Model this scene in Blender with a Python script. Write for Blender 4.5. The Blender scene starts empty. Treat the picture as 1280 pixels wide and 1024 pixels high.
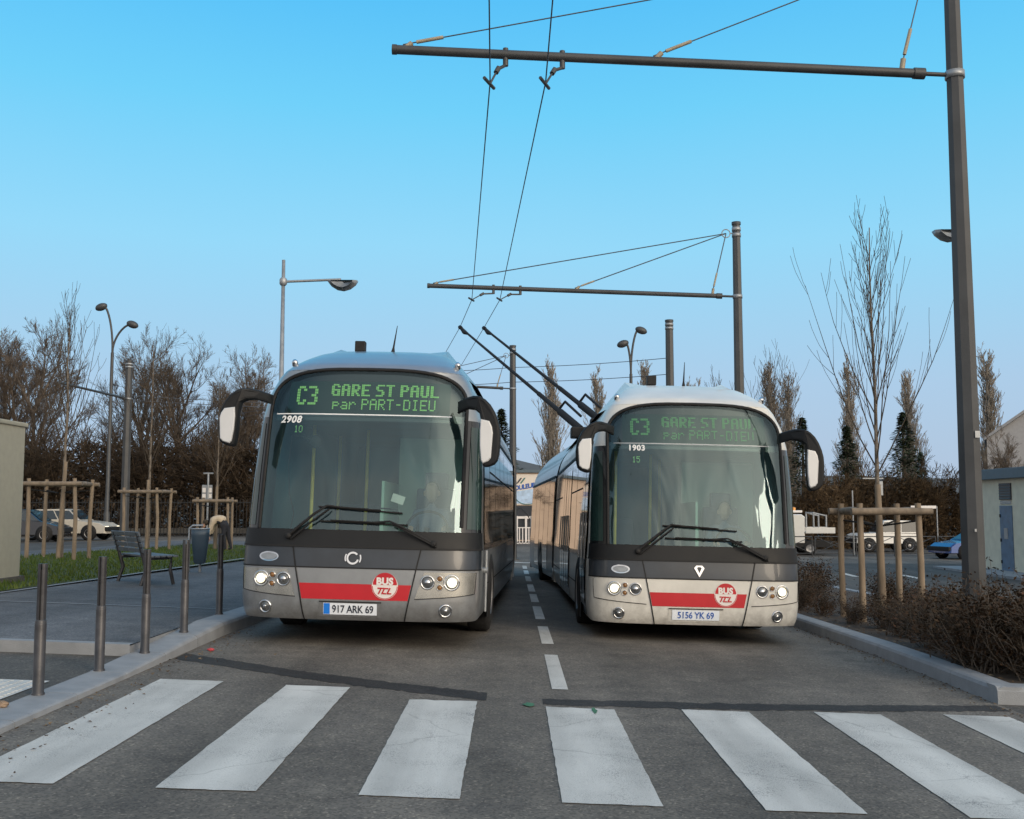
import bpy, bmesh, math, random
from math import sin, cos, pi, radians, sqrt
from mathutils import Vector, Matrix

S = bpy.context.scene
COL = S.collection
UP = Vector((0, 0, 1))

# ------------------------------------------------------------------ materials
def base_mat(name):
    m = bpy.data.materials.new(name); m.use_nodes = True
    nt = m.node_tree
    return m, nt, nt.nodes['Principled BSDF'], nt.nodes['Material Output']

def mat(name, col, rough=.6, metal=0., var=.18, scale=6., bump=0., bscale=40., spec=.5, emit=None, estr=0., coat=0., coords='Object', stretch=None, grime=0.):
    """principled paint / stone / wood with soft noise variation of the base colour"""
    m, nt, b, out = base_mat(name)
    L = nt.links.new
    b.inputs['Roughness'].default_value = rough; b.inputs['Metallic'].default_value = metal
    b.inputs['Specular IOR Level'].default_value = spec
    b.inputs['Coat Weight'].default_value = coat
    tc = nt.nodes.new('ShaderNodeTexCoord'); mp = nt.nodes.new('ShaderNodeMapping')
    L(tc.outputs[coords], mp.inputs[0])
    if stretch: mp.inputs['Scale'].default_value = stretch
    n = nt.nodes.new('ShaderNodeTexNoise'); n.inputs['Scale'].default_value = scale; n.inputs['Detail'].default_value = 6
    L(mp.outputs[0], n.inputs['Vector'])
    r = nt.nodes.new('ShaderNodeValToRGB')
    r.color_ramp.elements[0].position = .3; r.color_ramp.elements[1].position = .7
    r.color_ramp.elements[0].color = (*[c * (1 - var) for c in col], 1)
    r.color_ramp.elements[1].color = (*[min(1, c * (1 + var)) for c in col], 1)
    L(n.outputs['Fac'], r.inputs[0]); L(r.outputs[0], b.inputs['Base Color'])
    if grime:      # road dirt thrown up on the lower body
        sz = nt.nodes.new('ShaderNodeSeparateXYZ'); L(tc.outputs[coords], sz.inputs[0])
        g1 = nt.nodes.new('ShaderNodeMapRange'); g1.inputs['From Min'].default_value = .28; g1.inputs['From Max'].default_value = .8; g1.inputs['To Min'].default_value = 1.; g1.inputs['To Max'].default_value = .1; L(sz.outputs['Z'], g1.inputs['Value'])
        gn = nt.nodes.new('ShaderNodeTexNoise'); gn.inputs['Scale'].default_value = 9.; gn.inputs['Detail'].default_value = 8; gn.inputs['Roughness'].default_value = .7; L(tc.outputs[coords], gn.inputs['Vector'])
        g2 = nt.nodes.new('ShaderNodeMapRange'); g2.inputs['From Min'].default_value = .35; g2.inputs['From Max'].default_value = .75; g2.inputs['To Max'].default_value = grime; L(gn.outputs['Fac'], g2.inputs['Value'])
        gm = nt.nodes.new('ShaderNodeMath'); gm.operation = 'MULTIPLY'; L(g1.outputs[0], gm.inputs[0]); L(g2.outputs[0], gm.inputs[1])
        gx = nt.nodes.new('ShaderNodeMix'); gx.data_type = 'RGBA'; gx.inputs[7].default_value = (.11, .095, .08, 1); L(gm.outputs[0], gx.inputs[0]); L(r.outputs[0], gx.inputs[6]); L(gx.outputs[2], b.inputs['Base Color'])
    if rough < .9:
        mr = nt.nodes.new('ShaderNodeMapRange')
        mr.inputs['To Min'].default_value = max(0, rough * .8); mr.inputs['To Max'].default_value = min(1, rough * 1.25)
        L(n.outputs['Fac'], mr.inputs['Value']); L(mr.outputs[0], b.inputs['Roughness'])
    if bump:
        n2 = nt.nodes.new('ShaderNodeTexNoise'); n2.inputs['Scale'].default_value = bscale; n2.inputs['Detail'].default_value = 5
        L(mp.outputs[0], n2.inputs['Vector'])
        bp = nt.nodes.new('ShaderNodeBump'); bp.inputs['Strength'].default_value = bump; bp.inputs['Distance'].default_value = .02
        L(n2.outputs['Fac'], bp.inputs['Height']); L(bp.outputs[0], b.inputs['Normal'])
    if emit:
        b.inputs['Emission Color'].default_value = (*emit, 1); b.inputs['Emission Strength'].default_value = estr
    return m

def asphalt(name, col=(.075, .073, .07), patch=.28, stain=True):
    m, nt, b, out = base_mat(name); L = nt.links.new
    tc = nt.nodes.new('ShaderNodeTexCoord')
    def noise(sc, det=5):
        n = nt.nodes.new('ShaderNodeTexNoise'); n.inputs['Scale'].default_value = sc; n.inputs['Detail'].default_value = det
        L(tc.outputs['Object'], n.inputs['Vector']); return n
    big = noise(.35, 6); mid = noise(3.5, 6); fine = noise(55, 3)
    vor = nt.nodes.new('ShaderNodeTexVoronoi'); vor.inputs['Scale'].default_value = 75; L(tc.outputs['Object'], vor.inputs['Vector'])
    r = nt.nodes.new('ShaderNodeValToRGB'); r.color_ramp.elements[0].position = .3; r.color_ramp.elements[1].position = .72
    r.color_ramp.elements[0].color = (*[c * (1 - patch) for c in col], 1)
    r.color_ramp.elements[1].color = (*[c * (1 + patch) for c in col], 1)
    L(big.outputs['Fac'], r.inputs[0])
    r2 = nt.nodes.new('ShaderNodeValToRGB'); r2.color_ramp.elements[0].position = .25; r2.color_ramp.elements[1].position = .8
    r2.color_ramp.elements[0].color = (.72, .72, .74, 1); r2.color_ramp.elements[1].color = (1.25, 1.24, 1.2, 1)
    L(mid.outputs['Fac'], r2.inputs[0])
    mx = nt.nodes.new('ShaderNodeMix'); mx.data_type = 'RGBA'; mx.blend_type = 'MULTIPLY'; mx.inputs[0].default_value = .8
    L(r.outputs[0], mx.inputs[6]); L(r2.outputs[0], mx.inputs[7])
    # pale and dark aggregate chips
    r3 = nt.nodes.new('ShaderNodeValToRGB'); r3.color_ramp.interpolation = 'CONSTANT'
    e = r3.color_ramp.elements; e[0].color = (.6, .6, .6, 1); e[1].position = .35; e[1].color = (.95, .95, .95, 1)
    x = e.new(.62); x.color = (1.15, 1.13, 1.1, 1); x = e.new(.85); x.color = (1.9, 1.85, 1.75, 1)
    L(vor.outputs['Color'], r3.inputs[0])
    mx2 = nt.nodes.new('ShaderNodeMix'); mx2.data_type = 'RGBA'; mx2.blend_type = 'MULTIPLY'; mx2.inputs[0].default_value = .75
    L(mx.outputs[2], mx2.inputs[6]); L(r3.outputs[0], mx2.inputs[7])
    mp = nt.nodes.new('ShaderNodeMapping'); mp.inputs['Scale'].default_value = (1.5, .09, 1); L(tc.outputs['Object'], mp.inputs[0])
    tr = nt.nodes.new('ShaderNodeTexNoise'); tr.inputs['Scale'].default_value = 1.; tr.inputs['Detail'].default_value = 4; L(mp.outputs[0], tr.inputs['Vector'])
    st = nt.nodes.new('ShaderNodeTexNoise'); st.inputs['Scale'].default_value = 1.3; st.inputs['Detail'].default_value = 7; st.inputs['Roughness'].default_value = .7; L(tc.outputs['Object'], st.inputs['Vector'])
    a1 = nt.nodes.new('ShaderNodeMapRange'); a1.inputs['From Min'].default_value = .35; a1.inputs['From Max'].default_value = .65; a1.inputs['To Min'].default_value = .78; a1.inputs['To Max'].default_value = 1.12; L(tr.outputs['Fac'], a1.inputs['Value'])
    a2 = nt.nodes.new('ShaderNodeMapRange'); a2.inputs['From Min'].default_value = .28; a2.inputs['From Max'].default_value = .45; a2.inputs['To Min'].default_value = .62; a2.inputs['To Max'].default_value = 1.; L(st.outputs['Fac'], a2.inputs['Value'])
    am = nt.nodes.new('ShaderNodeMath'); am.operation = 'MULTIPLY'; L(a1.outputs[0], am.inputs[0]); L(a2.outputs[0], am.inputs[1])
    mx3 = nt.nodes.new('ShaderNodeMix'); mx3.data_type = 'RGBA'; mx3.blend_type = 'MULTIPLY'; mx3.inputs[0].default_value = 1.
    L(mx2.outputs[2], mx3.inputs[6]); L(am.outputs[0], mx3.inputs[7]); mx2 = mx3
    L(mx2.outputs[2], b.inputs['Base Color']); b.inputs['Roughness'].default_value = .88; b.inputs['Specular IOR Level'].default_value = .35
    bp = nt.nodes.new('ShaderNodeBump'); bp.inputs['Strength'].default_value = .55; bp.inputs['Distance'].default_value = .006
    L(fine.outputs['Fac'], bp.inputs['Height']); L(bp.outputs[0], b.inputs['Normal'])
    return m

def worn_paint(name, col, wear=.46):
    """road paint with worn specks that let the asphalt show"""
    m, nt, b, out = base_mat(name); L = nt.links.new
    tc = nt.nodes.new('ShaderNodeTexCoord')
    a = nt.nodes.new('ShaderNodeTexNoise'); a.inputs['Scale'].default_value = 130; a.inputs['Detail'].default_value = 3
    c = nt.nodes.new('ShaderNodeTexNoise'); c.inputs['Scale'].default_value = 2.2; c.inputs['Detail'].default_value = 8
    for n in (a, c): L(tc.outputs['Object'], n.inputs['Vector'])
    ad = nt.nodes.new('ShaderNodeMath'); ad.operation = 'MULTIPLY_ADD'; ad.inputs[1].default_value = .55
    L(c.outputs['Fac'], ad.inputs[0]); L(a.outputs['Fac'], ad.inputs[2])
    r = nt.nodes.new('ShaderNodeValToRGB'); e = r.color_ramp.elements
    e[0].position = wear + .1; e[0].color = (.2, .2, .2, 1); e[1].position = wear + .2; e[1].color = (*[k * .86 for k in col], 1)
    x = e.new(.95); x.color = (*col, 1)
    L(ad.outputs[0], r.inputs[0])
    mp = nt.nodes.new('ShaderNodeMapping'); mp.inputs['Scale'].default_value = (2.2, .3, 1); L(tc.outputs['Object'], mp.inputs[0])
    tr = nt.nodes.new('ShaderNodeTexNoise'); tr.inputs['Scale'].default_value = 1.2; tr.inputs['Detail'].default_value = 7; L(mp.outputs[0], tr.inputs['Vector'])
    a1 = nt.nodes.new('ShaderNodeMapRange'); a1.inputs['From Min'].default_value = .32; a1.inputs['From Max'].default_value = .66; a1.inputs['To Min'].default_value = .68; a1.inputs['To Max'].default_value = 1.06; L(tr.outputs['Fac'], a1.inputs['Value'])
    # hairline cracks
    vo = nt.nodes.new('ShaderNodeTexVoronoi'); vo.feature = 'DISTANCE_TO_EDGE'; vo.inputs['Scale'].default_value = .55
    wn = nt.nodes.new('ShaderNodeTexNoise'); wn.inputs['Scale'].default_value = 3.; wn.inputs['Detail'].default_value = 6; L(tc.outputs['Object'], wn.inputs['Vector'])
    wa = nt.nodes.new('ShaderNodeMix'); wa.data_type = 'RGBA'; wa.inputs[0].default_value = .25; L(tc.outputs['Object'], wa.inputs[6]); L(wn.outputs['Color'], wa.inputs[7]); L(wa.outputs[2], vo.inputs['Vector'])
    a2 = nt.nodes.new('ShaderNodeMapRange'); a2.inputs['From Max'].default_value = .005; a2.inputs['To Min'].default_value = .72; a2.inputs['To Max'].default_value = 1.; L(vo.outputs['Distance'], a2.inputs['Value'])
    am = nt.nodes.new('ShaderNodeMath'); am.operation = 'MULTIPLY'; L(a1.outputs[0], am.inputs[0]); L(a2.outputs[0], am.inputs[1])
    m3 = nt.nodes.new('ShaderNodeMix'); m3.data_type = 'RGBA'; m3.blend_type = 'MULTIPLY'; m3.inputs[0].default_value = 1.
    L(r.outputs[0], m3.inputs[6]); L(am.outputs[0], m3.inputs[7]); L(m3.outputs[2], b.inputs['Base Color'])
    b.inputs['Roughness'].default_value = .75
    bp = nt.nodes.new('ShaderNodeBump'); bp.inputs['Strength'].default_value = .4; bp.inputs['Distance'].default_value = .004
    L(a.outputs['Fac'], bp.inputs['Height']); L(bp.outputs[0], b.inputs['Normal'])
    return m

def glass(name, tint=(.7, .88, .84), dust_haze=(.2, .38, .42), dust_haze_f=.04, refl=.04):
    m, nt, b, out = base_mat(name); L = nt.links.new
    nt.nodes.remove(b)
    tr = nt.nodes.new('ShaderNodeBsdfTransparent'); tr.inputs[0].default_value = (*tint, 1)
    gl = nt.nodes.new('ShaderNodeBsdfGlossy'); gl.inputs['Roughness'].default_value = .015; gl.inputs[0].default_value = (.72, .92, 1., 1)
    df = nt.nodes.new('ShaderNodeBsdfDiffuse'); df.inputs[0].default_value = (*dust_haze, 1)  # teal dust film; its colour and streaks also paint in hazy sky reflections
    tc = nt.nodes.new('ShaderNodeTexCoord'); mp = nt.nodes.new('ShaderNodeMapping'); mp.inputs['Scale'].default_value = (1.5, 1, .6); mp.inputs['Rotation'].default_value = (0, .5, 0)
    n = nt.nodes.new('ShaderNodeTexNoise'); n.inputs['Scale'].default_value = 1.3; n.inputs['Detail'].default_value = 1.3
    n.inputs['Distortion'].default_value = 1.6
    L(tc.outputs['Object'], mp.inputs[0]); L(mp.outputs[0], n.inputs['Vector'])
    mr = nt.nodes.new('ShaderNodeMapRange'); mr.inputs['From Min'].default_value = .3; mr.inputs['From Max'].default_value = .75
    mr.inputs['To Min'].default_value = dust_haze_f * .25; mr.inputs['To Max'].default_value = dust_haze_f * 2.1
    L(n.outputs['Fac'], mr.inputs['Value'])
    m1 = nt.nodes.new('ShaderNodeMixShader'); L(mr.outputs[0], m1.inputs[0]); L(tr.outputs[0], m1.inputs[1]); L(df.outputs[0], m1.inputs[2])
    fr = nt.nodes.new('ShaderNodeFresnel'); fr.inputs['IOR'].default_value = 1.5
    ad = nt.nodes.new('ShaderNodeMath'); ad.operation = 'ADD'; ad.use_clamp = True; ad.inputs[1].default_value = refl
    L(fr.outputs[0], ad.inputs[0])
    bp = nt.nodes.new('ShaderNodeBump'); bp.inputs['Strength'].default_value = .15; bp.inputs['Distance'].default_value = .08
    L(n.outputs['Fac'], bp.inputs['Height']); L(bp.outputs[0], gl.inputs['Normal'])
    m2 = nt.nodes.new('ShaderNodeMixShader'); L(ad.outputs[0], m2.inputs[0]); L(m1.outputs[0], m2.inputs[1]); L(gl.outputs[0], m2.inputs[2])
    L(m2.outputs[0], out.inputs[0])
    return m

def leafy(name, cols, rough=.8):
    """foliage / twigs: one of several tones picked by a noise field"""
    m, nt, b, out = base_mat(name); L = nt.links.new
    tc = nt.nodes.new('ShaderNodeTexCoord'); n = nt.nodes.new('ShaderNodeTexNoise'); n.inputs['Scale'].default_value = 2.6; n.inputs['Detail'].default_value = 5
    L(tc.outputs['Object'], n.inputs['Vector'])
    r = nt.nodes.new('ShaderNodeValToRGB'); e = r.color_ramp.elements
    e[0].position = .34; e[0].color = (*cols[0], 1); e[1].position = .66; e[1].color = (*cols[-1], 1)
    for i, c in enumerate(cols[1:-1]):
        x = e.new(.34 + .32 * (i + 1) / (len(cols) - 1)); x.color = (*c, 1)
    L(n.outputs['Fac'], r.inputs[0]); L(r.outputs[0], b.inputs['Base Color']); b.inputs['Roughness'].default_value = rough
    b.inputs['Specular IOR Level'].default_value = .2
    return m

M = dict(
    ground=asphalt('m_ground', (.085, .082, .078), .22),
    road=asphalt('m_road', (.148, .136, .121), .3),
    pavement=asphalt('m_pavement', (.125, .132, .145), .18),
    crossing=asphalt('m_crossing', (.095, .091, .085), .2),
    tar=asphalt('m_tar', (.038, .037, .037), .35),
    soil=mat('m_soil', (.06, .044, .033), .95, var=.5, scale=14, bump=.8, bscale=30),
    kerb=mat('m_kerb', (.25, .265, .285), .8, var=.14, scale=5, bump=.25, bscale=90),
    stripe=worn_paint('m_stripe', (.62, .615, .585)),
    green=mat('m_greenpaint', (.05, .16, .09), .8, var=.4),
    tile=mat('m_tile', (.5, .51, .5), .8, var=.12, scale=8),
    lawn=mat('m_lawn', (.05, .068, .018), .95, var=.35, scale=9, bump=.8, bscale=60),
    grass=leafy('m_grass', [(.035, .068, .01), (.065, .105, .02), (.105, .13, .034)]),
    silver=mat('m_silver', (.34, .355, .37), .3, .58, var=.05, scale=3, coat=.25, grime=.6),
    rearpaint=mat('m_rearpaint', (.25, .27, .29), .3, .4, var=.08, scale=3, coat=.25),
    white=mat('m_white', (.7, .685, .64), .35, .0, var=.09, scale=2, coat=.3, grime=.55),
    slate=mat('m_slate', (.026, .034, .046), .3, .1, var=.25, scale=3, coat=.2),
    black=mat('m_blackplastic', (.011, .012, .014), .5, spec=.3, var=.15, scale=8),
    gloss=mat('m_glossblack', (.012, .014, .017), .12, var=.1, scale=3, coat=.4),
    gasket=mat('m_gasket', (.008, .008, .009), .7),
    sideglass=mat('m_sideglass', (.012, .018, .02), .03, var=.2, scale=1.5, spec=1., coat=.6),
    quarter=mat('m_quarterglass', (.02, .045, .042), .04, var=.3, scale=1.5, spec=.8),
    shield=glass('m_windshield'),
    headglass=glass('m_headerglass', (.85, .95, .95), (.1, .16, .16), .03, .0),
    red=mat('m_red', (.5, .012, .022), .4, var=.06),
    badge=mat('m_badgewhite', (.78, .74, .72), .45, var=.03),
    lettering=mat('m_lettering', (.8, .82, .84), .5, var=.02),
    darklet=mat('m_darkletter', (.015, .02, .04), .5, var=.02),
    blueband=mat('m_euroblue', (.01, .2, .75), .5, var=.05),
    plate=mat('m_plate', (.78, .83, .9), .4, var=.03),
    chrome=mat('m_chrome', (.62, .63, .65), .14, 1., var=.05),
    lens=mat('m_lens', (.12, .13, .14), .08, .3, var=.3, scale=20, spec=.9),
    amber=mat('m_amber', (.25, .12, .04), .15, var=.2),
    lamp=mat('m_litlamp', (.9, .85, .7), .2, emit=(1., .88, .62), estr=1.5),
    reflector=mat('m_reflector', (.55, .54, .5), .22, .8, var=.1),
    display=mat('m_display', (.012, .04, .04), .25, var=.15, scale=2),
    led=mat('m_led', (.05, .3, .06), .5, emit=(.34, .62, .2), estr=.52),
    leddim=mat('m_leddim', (.03, .12, .05), .5, emit=(.13, .38, .13), estr=.42),
    interior=mat('m_interior', (.045, .125, .17), .8, var=.2, scale=1.5),
    interior2=mat('m_partition', (.33, .47, .42), .6, var=.15, scale=1.5),
    seat=mat('m_seat', (.05, .07, .13), .85),
    rail=mat('m_handrail', (.6, .45, .06), .4),
    tyre=mat('m_tyre', (.012, .012, .013), .85, bump=.3, bscale=30),
    rim=mat('m_rim', (.3, .3, .31), .4, .7),
    bellows=mat('m_bellows', (.02, .02, .022), .8, var=.2),
    mirror=mat('m_mirrorcover', (.62, .63, .64), .2, .3, var=.04),
    steel=mat('m_paintedsteel', (.055, .058, .062), .45, .15, var=.2, scale=3, bump=.05),
    bollard=mat('m_bollard', (.06, .06, .066), .38, .45, var=.25, scale=9, bump=.1, bscale=25),
    galv=mat('m_galvanised', (.34, .36, .38), .45, .6, var=.15, scale=6),
    wire=mat('m_wire', (.09, .10, .12), .5, .5),
    insul=mat('m_insulator', (.35, .3, .22), .5),
    wood=mat('m_wood', (.23, .18, .13), .85, var=.3, scale=9, bump=.4, bscale=18, stretch=(1, 1, .25)),
    woodrail=mat('m_woodrail', (.2, .16, .12), .85, var=.35, scale=8, bump=.4, bscale=18),
    rubber=mat('m_rubber', (.01, .01, .01), .8),
    benchslat=mat('m_benchslat', (.13, .145, .165), .6, var=.2, scale=8),
    bin=mat('m_bin', (.045, .075, .11), .4, .1, var=.12),
    binliner=mat('m_binliner', (.02, .16, .16), .5),
    kiosk=mat('m_kiosk', (.36, .345, .275), .8, var=.06, scale=9, bump=.3, bscale=120),
    bark=mat('m_bark', (.1, .082, .066), .95, var=.4, scale=14, bump=.6),
    barkpale=mat('m_barkpale', (.16, .135, .11), .9, var=.3, scale=14, bump=.5),
    twig=leafy('m_twig', [(.085, .07, .058), (.13, .105, .085), (.19, .15, .115)]),
    twigyoung=leafy('m_twigyoung', [(.055, .045, .036), (.09, .072, .055)]),
    twigpoplar=leafy('m_twigpoplar', [(.2, .18, .155), (.29, .255, .215), (.37, .32, .265)]),
    thicket=leafy('m_thicket', [(.034, .026, .019), (.066, .049, .034), (.105, .074, .049)]),
    hedge=leafy('m_hedge', [(.04, .028, .016), (.075, .05, .028), (.115, .076, .04)]),
    shrub=leafy('m_shrub', [(.026, .018, .010), (.048, .03, .017), (.08, .043, .026)]),
    conifer=leafy('m_conifer', [(.018, .03, .018), (.032, .048, .026), (.05, .066, .034)]),
    litter=leafy('m_leaflitter', [(.05, .03, .018), (.11, .07, .04), (.22, .17, .11)]),
    fence=mat('m_fence', (.008, .009, .010), .5),
    carwhite=mat('m_carwhite', (.7, .69, .66), .3, var=.04, coat=.4),
    cardark=mat('m_cardark', (.016, .02, .03), .25, .2, var=.1, coat=.5),
    carblue=mat('m_carblue', (.012, .05, .2), .22, .3, var=.1, coat=.6),
    carbeige=mat('m_carbeige', (.52, .48, .41), .35, var=.05, coat=.3),
    carglass=mat('m_carglass', (.02, .025, .03), .06, spec=.9),
    wall=mat('m_wall', (.62, .59, .47), .9, var=.08, scale=3, bump=.2, bscale=60),
    roofblue=mat('m_roofblue', (.1, .14, .17), .6, var=.1),
    doorblue=mat('m_doorblue', (.1, .16, .24), .5, var=.2, scale=4),
    house=mat('m_house', (.36, .36, .37), .9, var=.06),
    houseroof=mat('m_houseroof', (.3, .31, .33), .85, var=.12),
    shop=mat('m_shop', (.62, .47, .36), .85, var=.08, scale=1.5),
    shopdark=mat('m_shopdark', (.025, .03, .04), .4),
    shopsign=mat('m_shopsign', (.75, .68, .6), .6, var=.04),
    signblue=mat('m_signblue', (.02, .1, .42), .5),
    signpale=mat('m_signpale', (.45, .6, .8), .5),
    signpink=mat('m_signpink', (.75, .3, .25), .6),
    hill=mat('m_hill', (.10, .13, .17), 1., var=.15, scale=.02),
    skin=mat('m_skin', (.5, .3, .22), .6, var=.08),
    jacket=mat('m_jacket', (.5, .42, .32), .9, var=.15, scale=5),
    trousers=mat('m_trousers', (.02, .022, .03), .9),
    hair=mat('m_hair', (.05, .04, .03), .9),
    shirt=mat('m_shirt', (.12, .16, .26), .8),
    beacon=mat('m_beacon', (.7, .3, .06), .3),
    scrap=mat('m_scrap', (.4, .05, .06), .6, var=.3, scale=30),
    stone=mat('m_stone', (.28, .2, .14), .9, var=.3, bump=.6),
)

# ------------------------------------------------------------------ mesh builder
class MB:
    def __init__(s): s.v = []; s.f = []; s.sm = []
    def add(s, verts, faces, smooth=False):
        o = len(s.v); s.v += [tuple(p) for p in verts]
        for f in faces: s.f.append(tuple(i + o for i in f)); s.sm.append(smooth)
        return s
    def box(s, c, d, rz=0., bev=0., rot=None):
        """box centre c, full size d, optional bevel"""
        bm = bmesh.new(); bmesh.ops.create_cube(bm, size=1)
        for v in bm.verts: v.co = Vector((v.co.x * d[0], v.co.y * d[1], v.co.z * d[2]))
        if bev: bmesh.ops.bevel(bm, geom=list(bm.edges), offset=bev, segments=2, profile=.6, affect='EDGES')
        R = rot if rot is not None else Matrix.Rotation(rz, 3, 'Z')
        for v in bm.verts: v.co = R @ v.co + Vector(c)
        bm.verts.index_update()
        s.add([v.co for v in bm.verts], [[v.index for v in f.verts] for f in bm.faces]); bm.free(); return s
    def tube(s, pts, r, sides=8, caps=True, smooth=True):
        pts = [Vector(p) for p in pts]; n = len(pts)
        rs = [r] * n if not hasattr(r, '__len__') else r
        t0 = (pts[1] - pts[0]).normalized()
        ref = Vector((1, 0, 0)) if abs(t0.x) < .8 else Vector((0, 1, 0))
        vs = []; fs = []
        for i, p in enumerate(pts):
            t = (pts[min(i + 1, n - 1)] - pts[max(i - 1, 0)]).normalized()
            a = (ref - t * ref.dot(t)).normalized(); b = t.cross(a); ref = a
            for k in range(sides):
                w = 2 * pi * k / sides
                vs.append(p + (a * cos(w) + b * sin(w)) * rs[i])
        for i in range(n - 1):
            for k in range(sides):
                k2 = (k + 1) % sides
                fs.append((i * sides + k, i * sides + k2, (i + 1) * sides + k2, (i + 1) * sides + k))
        s.add(vs, fs, smooth)
        if caps: s.add([vs[k] for k in range(sides)], [tuple(range(sides))[::-1]]); s.add([vs[(n - 1) * sides + k] for k in range(sides)], [tuple(range(sides))])
        return s
    def lathe(s, prof, o=(0, 0, 0), axis=(0, 0, 1), sides=20, smooth=True):
        """profile of (radius, height) turned about axis through o"""
        ax = Vector(axis).normalized(); o = Vector(o)
        ref = Vector((1, 0, 0)) if abs(ax.x) < .8 else Vector((0, 1, 0))
        a = (ref - ax * ref.dot(ax)).normalized(); b = ax.cross(a)
        vs = []; fs = []
        for r, h in prof:
            for k in range(sides):
                w = 2 * pi * k / sides; vs.append(o + ax * h + (a * cos(w) + b * sin(w)) * max(r, 1e-4))
        for i in range(len(prof) - 1):
            for k in range(sides):
                k2 = (k + 1) % sides; fs.append((i * sides + k, i * sides + k2, (i + 1) * sides + k2, (i + 1) * sides + k))
        return s.add(vs, fs, smooth)
    def prism(s, poly, axis_a, axis_b, ext, o=(0, 0, 0)):
        """2D polygon in (axis_a, axis_b), extruded along vector ext from o"""
        A = Vector(axis_a); B = Vector(axis_b); E = Vector(ext); o = Vector(o); n = len(poly)
        v0 = [o + A * p[0] + B * p[1] for p in poly]; v1 = [p + E for p in v0]
        fs = [tuple(range(n)), tuple(range(n, 2 * n))[::-1]] + [(i, (i + 1) % n, n + (i + 1) % n, n + i) for i in range(n)]
        return s.add(v0 + v1, fs)
    def grid(s, fn, nu, nv, smooth=True):
        vs = [fn(i / nu, j / nv) for j in range(nv + 1) for i in range(nu + 1)]
        fs = [(j * (nu + 1) + i, j * (nu + 1) + i + 1, (j + 1) * (nu + 1) + i + 1, (j + 1) * (nu + 1) + i) for j in range(nv) for i in range(nu)]
        return s.add(vs, fs, smooth)
    def build(s, name, m, parent=None, loc=None):
        me = bpy.data.meshes.new(name); me.from_pydata(s.v, [], s.f); me.update()
        me.polygons.foreach_set('use_smooth', s.sm)
        me.materials.append(M[m] if isinstance(m, str) else m)
        o = bpy.data.objects.new(name, me); COL.objects.link(o)
        if parent is not None: o.parent = parent
        if loc is not None: o.location = loc
        return o

def tag(o, label, cat, group=None, kind=None):
    o['label'] = label; o['category'] = cat
    if group: o['group'] = group
    if kind: o['kind'] = kind
    return o
def thing(name, label, cat, loc=(0, 0, 0), rz=0., group=None):
    o = bpy.data.objects.new(name, None); COL.objects.link(o); o.location = loc; o.rotation_euler = (0, 0, rz)
    return tag(o, label, cat, group)
def struct(o, kind='structure'): o['kind'] = kind; return o
def copy_tree(o, parent=None):
    c = o.copy(); COL.objects.link(c); c.parent = parent
    for ch in [x for x in bpy.data.objects if x.parent == o]: copy_tree(ch, c)
    return c
def clone(o, loc, rz, label, scale=1.):
    c = copy_tree(o); c.location = loc; c.rotation_euler = (0, 0, rz); c.scale = (scale,) * 3; c['label'] = label
    return c

_txt = {}
def text2d(body, size, bold=0., shear=0., spacing=1.):
    """centred lettering as 2D vertices and faces"""
    cu = bpy.data.curves.new('t', 'FONT'); cu.body = body; cu.size = size; cu.offset = bold; cu.shear = shear
    cu.space_character = spacing; cu.align_x = 'CENTER'; cu.resolution_u = 4; cu.fill_mode = 'FRONT'
    ob = bpy.data.objects.new('t', cu); COL.objects.link(ob)
    me = bpy.data.meshes.new_from_object(ob.evaluated_get(bpy.context.evaluated_depsgraph_get()))
    vs = [(v.co.x, v.co.y) for v in me.vertices]; fs = [tuple(p.vertices) for p in me.polygons]
    bpy.data.objects.remove(ob); bpy.data.curves.remove(cu); bpy.data.meshes.remove(me)
    x0 = min(v[0] for v in vs); x1 = max(v[0] for v in vs); y0 = min(v[1] for v in vs); y1 = max(v[1] for v in vs)
    return [(v[0] - (x0 + x1) / 2, v[1] - (y0 + y1) / 2) for v in vs], fs, x1 - x0, y1 - y0

def interp(tab, z):
    if z <= tab[0][0]: return tab[0][1]
    for (a, p), (b, q) in zip(tab, tab[1:]):
        if z <= b: return p + (q - p) * (z - a) / (b - a)
    return tab[-1][1]

# ------------------------------------------------------------------ ground level
CX = .036; LY = .015
def gz(x, y): return -CX * max(-12, min(14, x)) - LY * (max(12, min(36, y)) - 12)

def sheet(name, xs, ys, dz, m, kind='structure'):
    """ground sheet laid dz above the terrain"""
    mb = MB(); xs = sorted(set(xs)); ys = sorted(set(ys))
    vs = [(x, y, gz(x, y) + dz) for y in ys for x in xs]; n = len(xs)
    fs = [(j * n + i, j * n + i + 1, (j + 1) * n + i + 1, (j + 1) * n + i) for j in range(len(ys) - 1) for i in range(n - 1)]
    mb.add(vs, fs); o = mb.build(name, m); o['kind'] = kind; return o
def quad_on_ground(mb, c, dz):
    mb.add([(x, y, gz(x, y) + dz) for x, y in c], [tuple(range(len(c)))])

KL, KR = -3.15, 4.1
sheet('ground', [-900, -12, KL, KR, 14, 900], [-80, 12, 36, 1200], 0, 'ground')
sheet('road', [KL, KR], [-40, 12, 36, 47], .004, 'road')
sheet('road', [KR, 14, 60], [-40, 12, 36, 47], .003, 'ground')       # side street on the right
sheet('cross_street', [-60, -12, KL, KR, 14, 60], [47, 54], .006, 'road')
# left pavement: low crossing part near the camera, raised bus platform beyond the step
STEP = 9.9
sheet('pavement', [-14, -12, KL - .3], [-20, STEP], .05, 'crossing')
sheet('bus_platform', [-12, -6.95, KL - .3], [STEP + .12, 12, 36, 44], .15, 'pavement')
sheet('path', [-14, -12], [STEP + .12, 12, 36, 44], .14, 'pavement')
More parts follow.
